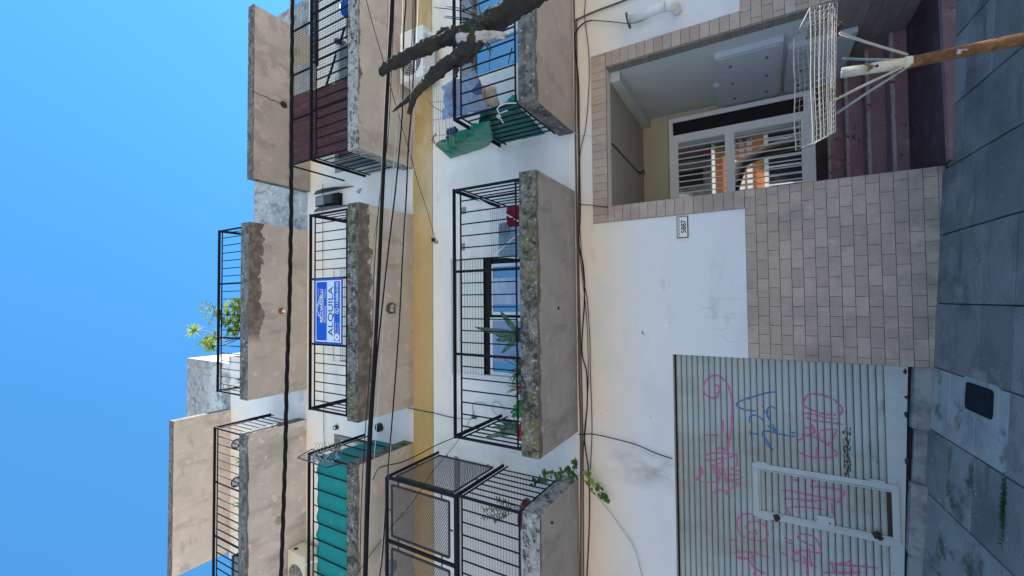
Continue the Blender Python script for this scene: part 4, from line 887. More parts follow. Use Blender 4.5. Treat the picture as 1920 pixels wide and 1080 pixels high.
CX, CY, CZ0, CZ1 = -2.44, -1.1, 4.965, 6.165
bars_ = [((CX,CY,CZ1),(-5.5,CY,CZ1)), ((CX,CY,CZ0),(-5.5,CY,CZ0)), ((CX,CY,CZ0),(CX,CY,CZ1)), ((CX,CY,CZ1),(CX,-.01,CZ1)), ((CX,CY,CZ0),(CX,-.01,CZ0)), ((-3.30,CY,CZ0),(-3.30,CY,CZ1)), ((-4.2,CY,CZ0),(-4.2,CY,CZ1))]
for p, q in bars_: MB().bar(p, q, .035, .035).build('cage_bar', M['black'], cg)
def framed(x0, x1, z0, z1, side=None):
    c = [(x0, CY, z0), (x1, CY, z0), (x1, CY, z1), (x0, CY, z1)] if side is None else [(CX, x0, z0), (CX, x1, z0), (CX, x1, z1), (CX, x0, z1)]
    f = MB()
    for i in range(4): f.bar(c[i], c[(i+1) % 4], .022, .022)
    F = f.build('panel_frame', M['brownsteel'], cg)
    mesh_panel(*c, .030, .0026, 'perforated_mesh', M['dark_metal'], F, True)
    m__ = [((x0+x1)/2, z0, 0, -.06), ((x0+x1)/2, z1, 0, .06), (x0, z0+.12, -.06, 0), (x0, z1-.12, -.06, 0), (x1, z0+.12, .06, 0), (x1, z1-.12, .06, 0)]
    for (u, z, du, dz2) in m__:
        p = (u, CY, z) if side is None else (CX, u, z); q = (u+du, CY, z+dz2) if side is None else (CX, u+du, z+dz2)
        MB().bar(p, q, .014).build('mount_tab', M['brownsteel'], F)
framed(-3.22, -2.53, 5.07, 6.07); framed(-4.12, -3.39, 5.07, 6.07); framed(-5.0, -4.29, 5.07, 6.07); framed(-1.02, -.10, 5.06, 6.07, side=1)
lg = at(733, 1062, -.9); o = MB().lathe((lg.x, lg.y, lg.z-.08), [(.02,.0),(.07,.02),(.09,.07),(.08,.13),(.03,.16)], 16).build('globe_lamp', M['grey_metal'], smooth=True); tag(o, 'small grey globe lamp inside the meshed cage', 'lamp')

# ------------------------------------------------------------------ wire cage and screen on the right second floor balcony
c2 = thing('wire_cage', 'black wire mesh cage enclosing the right second floor balcony', 'cage', (3.9, -.6, 6.95))
x0 = 2.315
for p, q in (((x0,-1.1,8.46),(5.5,-1.1,8.46)), ((x0,-1.1,7.90),(x0,-1.1,8.46)), ((x0,-1.1,8.46),(x0,-.01,8.46)), ((3.08,-1.1,7.9),(3.08,-1.1,8.46)), ((3.84,-1.1,7.9),(3.84,-1.1,8.46)), ((4.6,-1.1,7.9),(4.6,-1.1,8.46))):
    MB().bar(p, q, .022).build('cage_bar', M['black'], c2)
mesh_panel((x0,-1.115,6.95),(5.5,-1.115,6.95),(5.5,-1.115,8.46),(x0,-1.115,8.46), .040, .0021, 'wire_mesh', M['black'], c2)
mesh_panel((x0+.012,-1.09,6.95),(x0+.012,-.02,6.95),(x0+.012,-.02,7.85),(x0+.012,-1.09,7.85), .040, .0021, 'wire_mesh', M['black'], c2)
o = grid_surface([(2.35,-1.06,6.95),(3.42,-1.06,6.95),(3.50,-1.06,8.46),(2.35,-1.06,8.46)], 40, 16, lambda u, v: Vector((0, .010*math.sin(u*55)+.012*math.sin(u*13+v*5), 0))).build('shade_screen', M['brownscreen'], smooth=True)
solid(o, .003); tag(o, 'red-brown shade screen behind the wire mesh of the right balcony', 'screen')
o = MB(); o.box(2.9, 5.4, -.04, -.012, 9.0, 9.49); o.hexa([(3.44,-1.02,7.92),(4.05,-1.02,7.92),(4.05,-.98,7.92),(3.44,-.98,7.92),(3.44,-1.02,8.44),(4.05,-1.02,8.44),(4.05,-.98,8.44),(3.44,-.98,8.44)])
o = MB(); o.box(3.54, 4.03, -1.03, -1.0, 7.93, 8.44); tag(o.build('warm_wall_board', M['under']), 'cream board behind the mesh, standing in for the warmly lit wall', 'panel')  # added board carrying the warm-lit tone of the wall behind the mesh
tr2 = MB(); tr2.box(3.95, 5.5, -1.02, -.94, 7.93, 8.03); tr2 = tr2.build('perforated_rail', M['dark_metal']); tag(tr2, 'dark perforated metal channel lying along the caged rail', 'channel')
for k in range(16): MB().bar((4.0+.095*k, -1.023, 7.945), (4.04+.095*k, -1.023, 8.015), .012, .002).build('slot', M['pvc'], tr2)
bx = thing('storage_box', 'grey storage box behind the mesh above the red-brown screen', 'box', (3.75, -.85, 6.94)); MB().box(3.52, 4.05, -1.02, -.7, 6.95, 7.30).build('box_body', M['grey_metal'], bx, bevel=.02); MB().box(3.50, 4.07, -1.035, -.68, 7.30, 7.35).build('box_lid', M['pvc'], bx)
wj = thing('water_jug', 'big blue water bottle standing at the edge of the caged balcony', 'bottle', (4.38, -.95, 6.94))
jp = at(645, 24, -.88)
MB().lathe((jp.x, -.88, 6.95), [(.14,.0),(.165,.03),(.165,.10),(.155,.115),(.165,.13),(.165,.22),(.155,.235),(.165,.25),(.15,.33),(.05,.39)], 24).build('bottle_body', M['jug'], wj, smooth=True); MB().lathe((jp.x, -.88, 7.34), [(.036,.0),(.036,.06)], 14).build('bottle_neck', M['jug'], wj)
cr_ = thing('plastic_crate', 'orange plastic crate beside the blue water bottle', 'crate', (4.4, -.62, 6.95))
MB().box(jp.x-.28, jp.x+.40, -.70, -.40, 6.95, 7.55).build('crate_body', M['crate'], cr_)
for k in range(6): MB().box(jp.x-.25+.11*k, jp.x-.23+.11*k, -.715, -.70, 7.0, 7.52).build('crate_rib', M['crate'], cr_)
o = MB().path([(4.45,-.7,7.78),(4.35,-.7,7.62),(4.12,-.7,7.5),(4.05,-.7,7.42)], [.055,.06,.06,.05], 12).build('black_pipe', M['ink'], smooth=True); tag(o, 'bent black pipe behind the mesh above the orange crate', 'pipe')
for a_, b_ in (((3.45,-.98,7.72),(4.35,-.98,7.22)),): tag(MB().bar(a_, b_, .025).build('loose_bar', M['black']), 'black bar slanting behind the mesh', 'bar')

# ------------------------------------------------------------------ teal screens, drying racks, laundry
tl = MB(); ts = thing('teal_screen', 'teal shade cloth tied behind the rail of the left second floor balcony', 'screen', (-4, -1.07, 6.98))
solid(grid_surface([(-5.5,-1.07,6.99),(-2.46,-1.07,6.99),(-2.46,-1.07,7.74),(-5.5,-1.07,7.74)], 60, 8, lambda u, v: Vector((0, .008*math.sin(u*60), (.018*math.sin(u*75)-.012) if v > .9 else 0))).build('front_cloth', M['teal'], ts, smooth=True), .003)
solid(grid_surface([(-2.45,-1.05,6.99),(-2.45,-.03,6.99),(-2.45,-.03,7.60),(-2.45,-1.05,7.74)], 20, 8, lambda u, v: Vector((.008*math.sin(u*30), 0, 0))).build('side_cloth', M['teal'], ts, smooth=True), .003)
dr = thing('rail_drying_rack', 'folding wire drying rack with pale blue pegs clipped over the teal balcony corner', 'drying rack', (-2.5, -1.2, 7.9))
A_ = [at(558, 858, -1.35), at(612, 877, -1.35), at(641, 868, -1.0), at(585, 842, -.85)]
for i in range(4): MB().path([A_[i], A_[(i+1) % 4]], .009, 6).build('rack_frame', M['dark_metal'], dr)
for k in range(12):
    t = k/11; MB().path([A_[0].lerp(A_[1], t), A_[3].lerp(A_[2], t)], .0035, 4).build('rack_wire', M['wire_white'], dr)
for k in range(26):
    q = at(584+rnd.random()*52, 853+rnd.random()*14, -1.18); d = Vector((rnd.uniform(-.04,.04), rnd.uniform(-.03,.03), rnd.uniform(-.04,.04)))
    MB().bar(q-d, q+d, .014, .010).build('clothes_peg', M['denim'] if k % 3 else M['wire_white'], dr)
for k in range(9):
    q = at(592+k*6, 850, -1.1); MB().path([q, q+Vector((.05,.0,.05)), q+Vector((.11,.03,.02)), q+Vector((.15,.02,.05+.02*math.sin(k)))], .005, 4).build('hanger', M['wire_white'], dr)

# lowest middle balcony: clothes horse and wine red cloth
ch = thing('clothes_horse', 'white clothes horse standing at the right end of the lowest middle balcony', 'drying rack', (1.0, -.5, 3.99))
for p, q in (((893,372),(973,415)), ((925,480),(973,437)), ((925,480),(973,484))):
    MB().path([at(*p, -.62), at(*q, -.62)], .010, 6).build('frame_leg', M['pvc'], ch)
for k in range(8):
    MB().path([at(920+k*3.5, 395-k*.5, -.45-.03*k), at(922+k*3.5, 480, -.45-.03*k)], .003, 4).build('hanging_wire', M['wire_white'], ch)
def cloth(pts, Y, m_, label, name, cat, amp=.02, fr=18, nu=22, nv=14, dirv=(0, 1, 0), t=.004, par=None):
    P = [at(x, y, Y[i] if hasattr(Y, '__len__') else Y) for i, (x, y) in enumerate(pts)]; D_ = Vector(dirv)
    o = grid_surface(P, nu, nv, lambda u, v: D_*(amp*math.sin(u*fr+v*3)+amp*.6*math.sin(u*fr*2.3-v*7+1)+amp*.5*math.sin(v*11+u*4))).build(name, M[m_], par, smooth=True)
    solid(o, t)
    if par is None: tag(o, label, cat)
    return o
cloth([(949,386),(975,384),(975,424),(949,428)], -.50, 'wine', 'wine-red cloth hanging on the clothes horse', 'red_cloth', 'cloth')
ck2 = cloth([(934,428),(975,424),(975,482),(934,484)], -.52, 'check', 'pale blue checked cloth hanging on the clothes horse', 'checked_cloth', 'cloth', amp=.006)
for k in range(1, 10):
    t = k/10; MB().path([at(934+41*t, 428-4*t, -.545), at(934+41*t, 484-2*t, -.545)], .0035, 4).build('check_line', M['checkline'], ck2)
for k in range(1, 9):
    t = k/9; MB().path([at(934, 428+56*t, -.545), at(975, 424+58*t, -.545)], .0035, 4).build('check_line', M['checkline'], ck2)
cloth([(934,420),(952,416),(956,440),(938,442)], -.55, 'denim', 'crumpled grey-blue garment between the red and the checked cloths', 'garment', 'clothing', amp=.03)

# right first floor balcony
sh2 = cloth([(832,160),(893,133),(912,204),(830,224)], (-.95,-.80,-.85,-1.0), 'denim', 'washed blue shirt hanging behind the right first floor rail', 'hanging_shirt', 'clothing', amp=.03, fr=12)
cloth([(826,163),(850,150),(846,185),(840,178)], -1.0, 'denim', '', 'sleeve', '', amp=.01, par=sh2)
cloth([(828,205),(846,195),(905,203),(830,226)], -1.02, 'denim', '', 'hem', '', amp=.012, par=sh2)
cloth([(882,172),(901,150),(903,176),(895,179)], -1.03, 'denimdk', '', 'open_collar', '', amp=.004, par=sh2)
cloth([(900,158),(932,165),(934,198),(905,203)], -.72, 'beigecloth', 'beige towel hanging between the shirt and the green tarpaulin', 'towel', 'towel', amp=.02, fr=30)
MB()
tp = thing('green_tarpaulin', 'bright green tarpaulin hooked over the left side of the right first floor balcony', 'tarpaulin', at(865, 275, -.4))
tq = [at(815, 271, -.35), at(838, 258, -.55), at(863, 247, -.7), at(890, 232, -.9), at(918, 226, -1.02), at(925, 262, -.5), at(915, 275, -.2), at(885, 285, -.12), at(845, 298, -.10)]
def fan(P, c, sub, name, m_, par, amp):
    m__ = MB(); n_ = len(P); rings = 14; idx = []
    vs_ = [c]
    E_ = []
    for i in range(n_):
        for k in range(sub): E_.append(P[i].lerp(P[(i+1) % n_], k/sub))
    N = len(E_)
    for r in range(1, rings+1):
        for e in E_:
            p = c.lerp(e, r/rings); p = p + Vector((0, 1, .3))*(amp*noise.noise(p*7)-amp*.8*abs(noise.noise(p*11))+amp*.5*abs(noise.noise(p*23)))*(1.0 if r < rings else .4); vs_.append(p)
    fs = [(0, 1+k, 1+(k+1) % N) for k in range(N)]
    for r in range(rings-1):
        for k in range(N): a = 1+r*N; fs.append((a+k, a+N+k, a+N+(k+1) % N, a+(k+1) % N))
    m__.add(vs_, fs); o = m__.build(name, M[m_], par, smooth=True); solid(o, .004); return o
fan(tq, at(868, 268, -.55), 14, 'hanging_sheet', 'tarp', tp, .09)
tt = thing('teal_sheet', 'teal plastic sheet tied with white rope along the side rail of the right balcony', 'tarpaulin', (2.36, -.6, 4.1))
XS_ = 2.335
def sx(px, py, X=XS_): p = atx(px, py, X); p.y = max(-1.09, min(-.02, p.y)); return p
P = [sx(968,196), sx(930,203), sx(900,212), sx(897,240), sx(925,262), sx(940,275), sx(985,272), sx(1010,266), sx(1026,254), sx(1000,226)]
fan(P, sx(955, 235, XS_+.03), 10, 'side_sheet', 'tealdark', tt, .05)
cloth([(941,197),(962,178),(969,178),(969,196)], -1.07, 'teal', '', 'front_flap', '', amp=.008, par=tt)
rp = MB(); rp.path([at(968,193,-1.14), at(948,194,-1.14), at(936,199,-1.15), at(932,205,-1.15), at(936,213,-1.13), at(938,222,-1.10)], .008, 6)
rp.path([at(936,213,-1.13), at(944,210,-1.14), at(952,207,-1.15)], .007, 6); rp.path([at(934,216,-1.13), at(940,225,-1.12), at(944,231,-1.11)], .007, 6); rp.path([at(932,216,-1.14), at(940,219,-1.15), at(936,222,-1.13), at(931,218,-1.14)], .008, 6)
rp.build('knotted_rope', M['rope'], tt, smooth=True)
hr = thing('hanging_rack', 'tangled wire drying rack above the blue shirt on the right balcony', 'drying rack', at(830, 220, -.9))
for k in range(9):
    x = 812+k*4.2; MB().path([at(x+3, 152+2*k, -.8), at(x+1, 215, -.8), at(x-1+(k % 3)*3, 268+rnd.random()*16, -.75)], .0035, 4).build('rack_wire', M['wire_white'], hr)
for py in (192, 226, 256, 268): MB().path([at(806+rnd.random()*6, py, -.85), at(838, py-6+rnd.random()*8, -.82)], .0045, 4).build('rack_crossbar', M['wire_white'], hr)
MB().path([at(809,262,-.86), at(816,270,-.86), at(812,258,-.86), at(818,250,-.86)], .009, 5).build('rack_hook', M['dark_metal'], hr)
cloth([(836,243),(856,237),(858,250),(838,262)], -.6, 'denimdk', 'navy patterned cap or bundle above the green tarpaulin', 'cloth_bundle', 'clothing', amp=.03)
o = MB().path([at(801,186,-.9), at(812,200,-.95), at(826,208,-1.0), at(838,211,-1.0), at(852,220,-1.09)], .005, 5).build('clothes_line', M['cable_b'], smooth=True); tag(o, 'slack cord tied to the top rail of the right balcony', 'cord')

# ------------------------------------------------------------------ plants
def blade(b, base, tip, w_, bend=Vector((0,0,0)), n=6, cup=.2):
    base, tip = Vector(base), Vector(tip); d = tip-base; s_ = d.cross(Vector((0, 1, .1))).normalized(); vs_ = []
    for i in range(n+1):
        t = i/n; c = base+d*t+bend*math.sin(t*math.pi)*.5*d.length; ww = w_*(math.sin(math.pi*min(1, .18+.82*t))**.7 if t < 1 else 0.02)
        nn = d.cross(s_).normalized()*ww*cup
        vs_ += [c-s_*ww/2+nn, c, c+s_*ww/2+nn]
    b.add(vs_, [f for i in range(n) for f in ((3*i,3*i+1,3*i+4,3*i+3), (3*i+1,3*i+2,3*i+5,3*i+4))])
def pot(par, c, r, h, m_, rim=True):
    MB().lathe(c, [(r*.75,.0),(r*.98,h*.85),(r*1.08,h*.86),(r*1.08,h),(r*.96,h),(r*.94,h*.9)], 18).build('pot', M[m_], par, smooth=False)
def snake(label, c, tips, potm, r=.08, h=.12, w_=.068):
    t = thing('snake_plant', label, 'plant', c); pot(t, Vector(c), r, h, potm)
    for (px, py, yy) in tips:
        b = MB(); blade(b, Vector(c)+Vector((rnd.uniform(-.02,.02), rnd.uniform(-.02,.02), h*.9)), at(px, py, yy), w_, Vector((rnd.uniform(-.05,.05),0,0)), 8, .25)
        solid(b.build('leaf', M['snake'], t, smooth=True), .003)
q = at(973, 628, -1.0)
snake('tall snake plant in a dark pot before the window of the lowest middle balcony', (q.x, -1.0, 3.988), [(889,613,-1.0),(908,616,-.98),(928,638,-.98),(937,582,-1.0),(940,663,-1.0),(918,622,-.95),(930,630,-.94)], 'potdark')
q = at(975, 806, -.95)
snake('snake plant in a red pot at the left corner of the lowest middle balcony', (q.x, -.95, 3.988), [(905,822,-1.0),(925,800,-.9),(932,785,-.85),(940,790,-.8),(945,812,-.95),(935,806,-.88)], 'potred', r=.10, h=.10)
def tuft(t, c, n, L_, m_, w_=.012, spread=1.0, droop=.5):
    b = MB()
    for k in range(n):
        a = rnd.uniform(0, 6.28); l = L_*rnd.uniform(.6, 1.1); d = Vector((math.cos(a)*spread, math.sin(a)*spread, rnd.uniform(.2, 1.2))).normalized()*l
        blade(b, c, Vector(c)+d+Vector((0,0,-droop*l*abs(d.x+d.y)/l*.5)), w_, Vector((0,0,.3)), 4)
    return b.build('foliage', M[m_], t, smooth=True)
q = at(975, 727, -.98); t = thing('spider_plant', 'spider plant in a dull red pot beside the green pot', 'plant', (q.x, -.98, 3.988)); pot(t, WO[t.name], .07, .075, 'potred'); tuft(t, WO[t.name]+Vector((0,0,.07)), 44, .26, 'leafp')
q = at(975, 690, -.98); t = thing('spider_plant', 'loose green tufted plant at the foot of the left railing post', 'plant', (q.x, -.98, 3.988)); pot(t, WO[t.name], .06, .05, 'potdark'); tuft(t, WO[t.name]+Vector((0,0,.05)), 50, .28, 'leaf', .011)
tuft(t, WO[t.name]+Vector((.06,0,.05)), 18, .16, 'leafp', .010)
q = at(970, 766, -.98); t = thing('potted_plant', 'bright green pot with a small bushy plant between two red pots', 'plant', (q.x, -.98, 3.988)); pot(t, WO[t.name], .095, .13, 'potgreen')
def bush(t, c, n, rx, rz, m_, s_=.03, ry=None):
    b = MB(); ry = ry or rx
    for k in range(n):
        u = Vector((rnd.gauss(0, .5)*rx, rnd.gauss(0, .4)*ry, rnd.gauss(0, .45)*rz)); p = Vector(c)+u
        a = Vector((rnd.uniform(-1,1), rnd.uniform(-1,1), rnd.uniform(-1,1))).normalized(); e = a.orthogonal().normalized(); f = a.cross(e); w_ = s_*rnd.uniform(.6, 1.3)
        b.add([p-e*w_*.2, p+f*w_*.45+e*w_*.3, p+e*w_, p-f*w_*.45+e*w_*.3], [(0,1,2),(0,2,3)])
    return b.build('foliage', M[m_], t)
bush(t, WO[t.name]+Vector((-.06,0,.17)), 60, .09, .08, 'leaf', .035)
# thin wire loops behind
# dark red tray and hanging succulents on the lowest left balcony
q = at(975, 965, -1.0)
t = thing('hanging_planter', 'dark red oval planter with a feathery shrub on the lowest left balcony corner', 'plant', (-2.52, -.93, 3.988))
MB().lathe((-2.53, -.90, 3.99), [(.12,.0),(.16,.05),(.155,.065),(.17,.10),(.175,.105),(.16,.11)], 24).build('pot', M['pottc'], t)
for (pa, pb, nn) in (((972,952),(905,955),9), ((972,955),(903,972),9), ((968,950),(930,935),7), ((960,962),(925,978),8)):
    A0, B0 = at(*pa, -.95), at(*pb, -.95); MB().path([A0, A0.lerp(B0, .5)+Vector((0,0,.01)), B0], .004, 5).build('stem', M['stem'], t)
    b = MB()
    for k in range(nn*2):
        c = A0.lerp(B0, .25+.75*k/(nn*2)); s_ = 1 if k % 2 else -1; blade(b, c, c+Vector((s_*.045, rnd.uniform(-.02,.02), rnd.uniform(.0,.035))), .016, n=3)
    b.build('foliage', M['leaf'], t)
def leafcluster(t, pts, Y, s_, m_, per=5):
    b = MB()
    for (px, py) in pts:
        for k in range(per):
            c = at(px+rnd.gauss(0, 4), py+rnd.gauss(0, 4), Y+rnd.uniform(-.05,.05)); a = Vector((rnd.uniform(-.8,.8), -1, rnd.uniform(-.2,1.2))).normalized(); e = a.orthogonal().normalized(); f = a.cross(e)
            n_ = 7; b.add([c]+[c+(e*math.cos(2*math.pi*q_/n_)+f*math.sin(2*math.pi*q_/n_))*s_*rnd.uniform(.75,1.1)+a*.006*rnd.random() for q_ in range(n_)], [(0, 1+q_, 1+(q_+1) % n_) for q_ in range(n_)])
    return b.build('foliage', M[m_], t)
t = thing('trailing_plant', 'round-leaved plant trailing off the side of the lowest left balcony', 'plant', (-2.40, -.5, 3.99))
for pl, Yv, m_ in (([(1020,885),(1026,892),(1023,902),(1040,888),(1045,893),(1050,886)], -.75, 'leaf'), ([(1060,880),(1066,878),(1075,868),(1078,873),(1074,885),(1078,893),(1076,900)], -.45, 'leaf'), ([(1010,903),(1003,908)], -.8, 'leafd'),
                   ([(1103,887),(1105,895),(1103,905),(1107,912),(1118,910)], -.12, 'leafy'), ([(1121,914),(1126,926),(1129,934),(1140,932)], -.10, 'leaf')):
    leafcluster(t, pl, Yv, .032, m_, 4)
for P_ in ([(1003,908),(1020,895),(1045,890),(1070,878)], [(1078,880),(1092,898),(1105,908)], [(1105,895),(1112,912),(1128,925),(1140,932)]):
    MB().path([at(x, y, -.1 if x > 1090 else -.45) for x, y in P_], .004, 5).build('stem', M['stem'], t)
# top middle balcony, lit by the sun
def spiky(t, px, py, Y, n, L_, m_, w_=.012):
    b = MB(); c = at(px, py, Y)
    for k in range(n):
        d = Vector((rnd.uniform(-1,1), rnd.uniform(-.8,.8), rnd.uniform(-.5,1))).normalized()*L_*rnd.uniform(.7, 1.1); blade(b, c, c+d, w_, Vector((0,0,.1)), 3)
    return b.build('leaf_rosette', M[m_], t)
t = thing('rooftop_shrub', 'sunlit leafy shrub spilling over the topmost middle railing', 'plant', (at(452, 590, -.9).x, -.9, 9.87)); pot(t, WO[t.name], .14, .14, 'potdark')
for p in ([(450,565),(442,562),(436,568)], [(448,582),(438,580),(428,583),(442,590)], [(447,600),(438,603),(430,598),(443,610)], [(446,618),(438,614),(432,622),(443,626)], [(448,572),(446,592),(446,609)]): leafcluster(t, p, -.98, .062, 'leafy', 8)
leafcluster(t, [(410,586),(414,580),(405,590),(412,592),(424,607),(418,602)], -1.0, .06, 'leafy', 8); leafcluster(t, [(380,580),(384,588),(381,577),(393,606),(392,600),(396,577),(383,569)], -1.0, .036, 'leafy', 6); leafcluster(t, [(388,569),(398,578),(428,624),(435,600),(424,590)], -.95, .028, 'leaf', 5)
for P_ in ([(448,590),(425,592),(403,582),(388,582)], [(403,582),(395,605),(390,606)], [(403,582),(398,572),(384,568)], [(448,600),(430,620),(420,635)]): MB().path([at(x, y, -1.0) for x, y in P_], .007, 5).build('stem', M['stem'], t)
t = thing('rooftop_dracaena', 'spiky-leaved plant on bent stems leaning over the topmost middle railing', 'plant', (at(452, 632, -.9).x, -.9, 9.87)); pot(t, WO[t.name], .12, .13, 'potdark')
for (px, py) in ((366,621),(387,638),(398,650),(402,632),(392,643)): spiky(t, px, py, -1.05, 26, .21, 'leafy', .030)
for P_ in ([(450,632),(425,636),(405,628),(385,620),(368,621)], [(450,632),(425,640),(405,636),(388,638)], [(450,634),(425,645),(400,650)]): MB().path([at(x, y, -1.03) for x, y in P_], .009, 5).build('stem', M['stem'], t)
for k, (px, py, n_, lab) in enumerate(((447,712,26,'dark green tuft at the left end of the topmost middle balcony'), (447,495,14,'small grassy tuft near the middle of the topmost middle railing'), (450,447,10,'tiny tuft behind the right end of the topmost middle railing'))):
    q = at(px, py, -1.0); t = thing('potted_tuft', lab, 'plant', (q.x, -1.0, 9.87)); pot(t, WO[t.name], .05, .08, 'potdark'); tuft(t, WO[t.name]+Vector((0,0,.08)), n_, .20 if k == 0 else .15, 'leafd' if k == 0 else 'leaf')
tz = MB().box(-.72, -.60, -1.05, -.93, 9.87, 10.02); tag(tz.build('planter_box', M['potdark']), 'small dark planter box behind the topmost middle railing', 'planter')
# top left balcony: lanterns and plants
for (px, py, lab) in ((434, 833, 'black carriage lantern at the right end of the top left balcony'), (430, 903, 'black glazed lantern in the middle of the top left balcony')):
    q = at(px+8, py, -1.12); L_ = thing('lantern', lab, 'lantern', (q.x, -1.1, 9.87))
    MB().lathe((q.x, -1.1, 9.87), [(.05,.0),(.03,.05),(.035,.07)], 8).build('lantern_foot', M['ink'], L_); MB().lathe((q.x, -1.1, 9.94), [(.055,.0),(.085,.11)], 6).build('lantern_glass', M['lampglass'], L_)
    for k in range(6):
        a = math.pi*k/3; MB().bar((q.x+.056*math.cos(a), -1.1+.056*math.sin(a), 9.94), (q.x+.087*math.cos(a), -1.1+.087*math.sin(a), 10.05), .012).build('lantern_bar', M['ink'], L_)
    MB().lathe((q.x, -1.1, 10.05), [(.10,.0),(.06,.05),(.02,.08),(.012,.10)], 12).build('lantern_roof', M['ink'], L_)
for k, (px, py, n_, L2, m_, lab) in enumerate(((437,853,30,.24,'leafp','pale striped tuft just left of the carriage lantern'), (436,935,34,.26,'leaf','spiky green plant beside the glazed lantern'), (442,985,30,.20,'leafp','pale feathery plant under the top left railing'), (443,1005,20,.16,'leafd','dark small-leaved plant near the left railing post'))):
    q = at(px, py, -1.0); t = thing('potted_tuft', lab, 'plant', (q.x, -1.0, 9.87)); pot(t, WO[t.name], .05, .06, 'pottc'); tuft(t, WO[t.name]+Vector((0,0,.06)), n_, L2, m_, .014)
q = at(437, 882, -1.0); t = thing('flowering_plant', 'small plant with a pink flower between the two lanterns', 'plant', (q.x, -1.0, 9.87)); pot(t, WO[t.name], .05, .06, 'pottc'); bush(t, WO[t.name]+Vector((.05,0,.12)), 40, .10, .09, 'leafd', .03); bush(t, WO[t.name]+Vector((0,0,.22)), 12, .03, .03, 'flower', .03)
q = at(480, 818, -.45); t = thing('mossy_planter', 'green mossy planter by the wall end of the top left balcony', 'planter', (q.x, -.45, 9.87)); MB().box(q.x-.12, q.x+.1, -.62, -.25, 9.87, 10.12).build('trough', M['ink'], t); bush(t, WO[t.name]+Vector((0,0,.2)), 120, .12, .09, 'leafd', .04, .2)
bb = thing('barbecue_box', 'grey metal box standing at the left end of the top left balcony', 'box', (-4.95, -.95, 9.87)); MB().box(-5.3, -4.75, -1.03, -.6, 9.87, 10.25).build('box_body', M['grey_metal'], bb, bevel=.01); MB().box(-5.32, -4.73, -1.05, -.58, 10.25, 10.29).build('box_lid', M['dark_metal'], bb)

# ------------------------------------------------------------------ dead branch of the street tree
tree = thing('street_tree', 'dead lichen-dark branch of a street tree reaching across the right balconies', 'tree', (3.55, -3.2, -.3))
def limb(pts, Y, radii, name, sub=6, seed=0, m_='bark', wob=.28, Ys=None, n=18):
    P = [at(x, y, Ys[i] if Ys else Y) for i, (x, y) in enumerate(pts)]; Q = []; Rr = []
    for i in range(len(P)-1):
        p0, p1, p2, p3 = P[max(i-1, 0)], P[i], P[i+1], P[min(i+2, len(P)-1)]
        for k in range(sub):
            t = k/sub; Q.append(.5*((2*p1)+(p2-p0)*t+(2*p0-5*p1+4*p2-p3)*t*t+(3*p1-p0-3*p2+p3)*t**3)); Rr.append(radii[i]*(1-t)+radii[i+1]*t)
    Q.append(P[-1]); Rr.append(radii[-1])
    return MB().path(Q, Rr, n, wob=wob, seed=seed).build(name, M[m_], tree, smooth=True)
BY = -3.25
MB().path([(3.9,-3.3,-.35),(3.85,-3.28,.5),(3.7,-3.25,1.4),(3.45,-3.22,2.0),at(1075,-90,BY),at(1030,-40,BY)], [.20,.17,.15,.13,.105,.085], 18, wob=.2).build('trunk', M['bark'], tree, smooth=True)
limb([(1045,-60),(1000,-12),(950,22),(905,48),(868,64),(835,72),(805,86),(775,100),(748,114),(728,124),(716,134)], BY, [.084,.070,.061,.062,.058,.050,.047,.044,.041,.036,.022], 'branch', 14, 1, wob=.42, n=22)
limb([(905,52),(893,74),(878,92),(858,108),(835,124),(812,142),(796,156),(784,170),(775,186),(767,214)], BY-.02, [.06,.062,.050,.046,.042,.038,.034,.028,.020,.015], 'branch', 14, 5, wob=.45, n=20)
limb([(784,172),(768,184),(752,196),(736,210)], BY, [.026,.02,.014,.004], 'branch', 8, 9)
limb([(860,72),(885,72),(912,68),(930,66),(946,68)], BY-.05, [.030,.036,.030,.024,.016], 'split_wood', 8, 3, 'rawwood', .35)
limb([(722,128),(714,132),(713,141)], BY, [.03,.018,.006], 'split_end', 6, 4); limb([(725,130),(718,140),(716,144)], BY, [.02,.012,.004], 'split_end', 6, 7)
limb([(880,100),(886,108),(884,116),(888,118)], BY, [.016,.010,.007,.003], 'twig', 5, 2); limb([(842,120),(838,112),(836,108)], BY, [.02,.013,.006], 'twig', 5, 2); limb([(860,62),(850,58),(846,50),(853,47)], BY, [.014,.010,.007,.005], 'twig', 5, 2)
limb([(855,128),(853,138),(856,144)], BY, [.02,.014,.010], 'twig', 5, 2)
for (a_, b_, c_) in (((902,36),(880,22),(862,5)), ((902,36),(872,18),(836,12)), ((900,35),(862,20),(814,14)), ((902,36),(885,10),(878,-5)), ((903,36),(898,12),(896,0)), ((902,36),(872,34),(835,30)), ((900,36),(860,36),(832,32)), ((914,80),(921,92),(924,97)), ((910,82),(918,96),(920,104)), ((960,90),(956,106),(953,120)), ((893,50),(893,58),(891,64)), ((908,44),(911,54),(911,62))):
    limb([a_, b_, c_], BY-.03, [.005,.0035,.002], 'twig', 4, 1, 'bark', .1, n=5)
bk = limb([(905,74),(899,84),(893,94),(888,98)], BY-.04, [.022,.02,.015,.006], 'loose_bark', 6, 12, 'bark', .5)

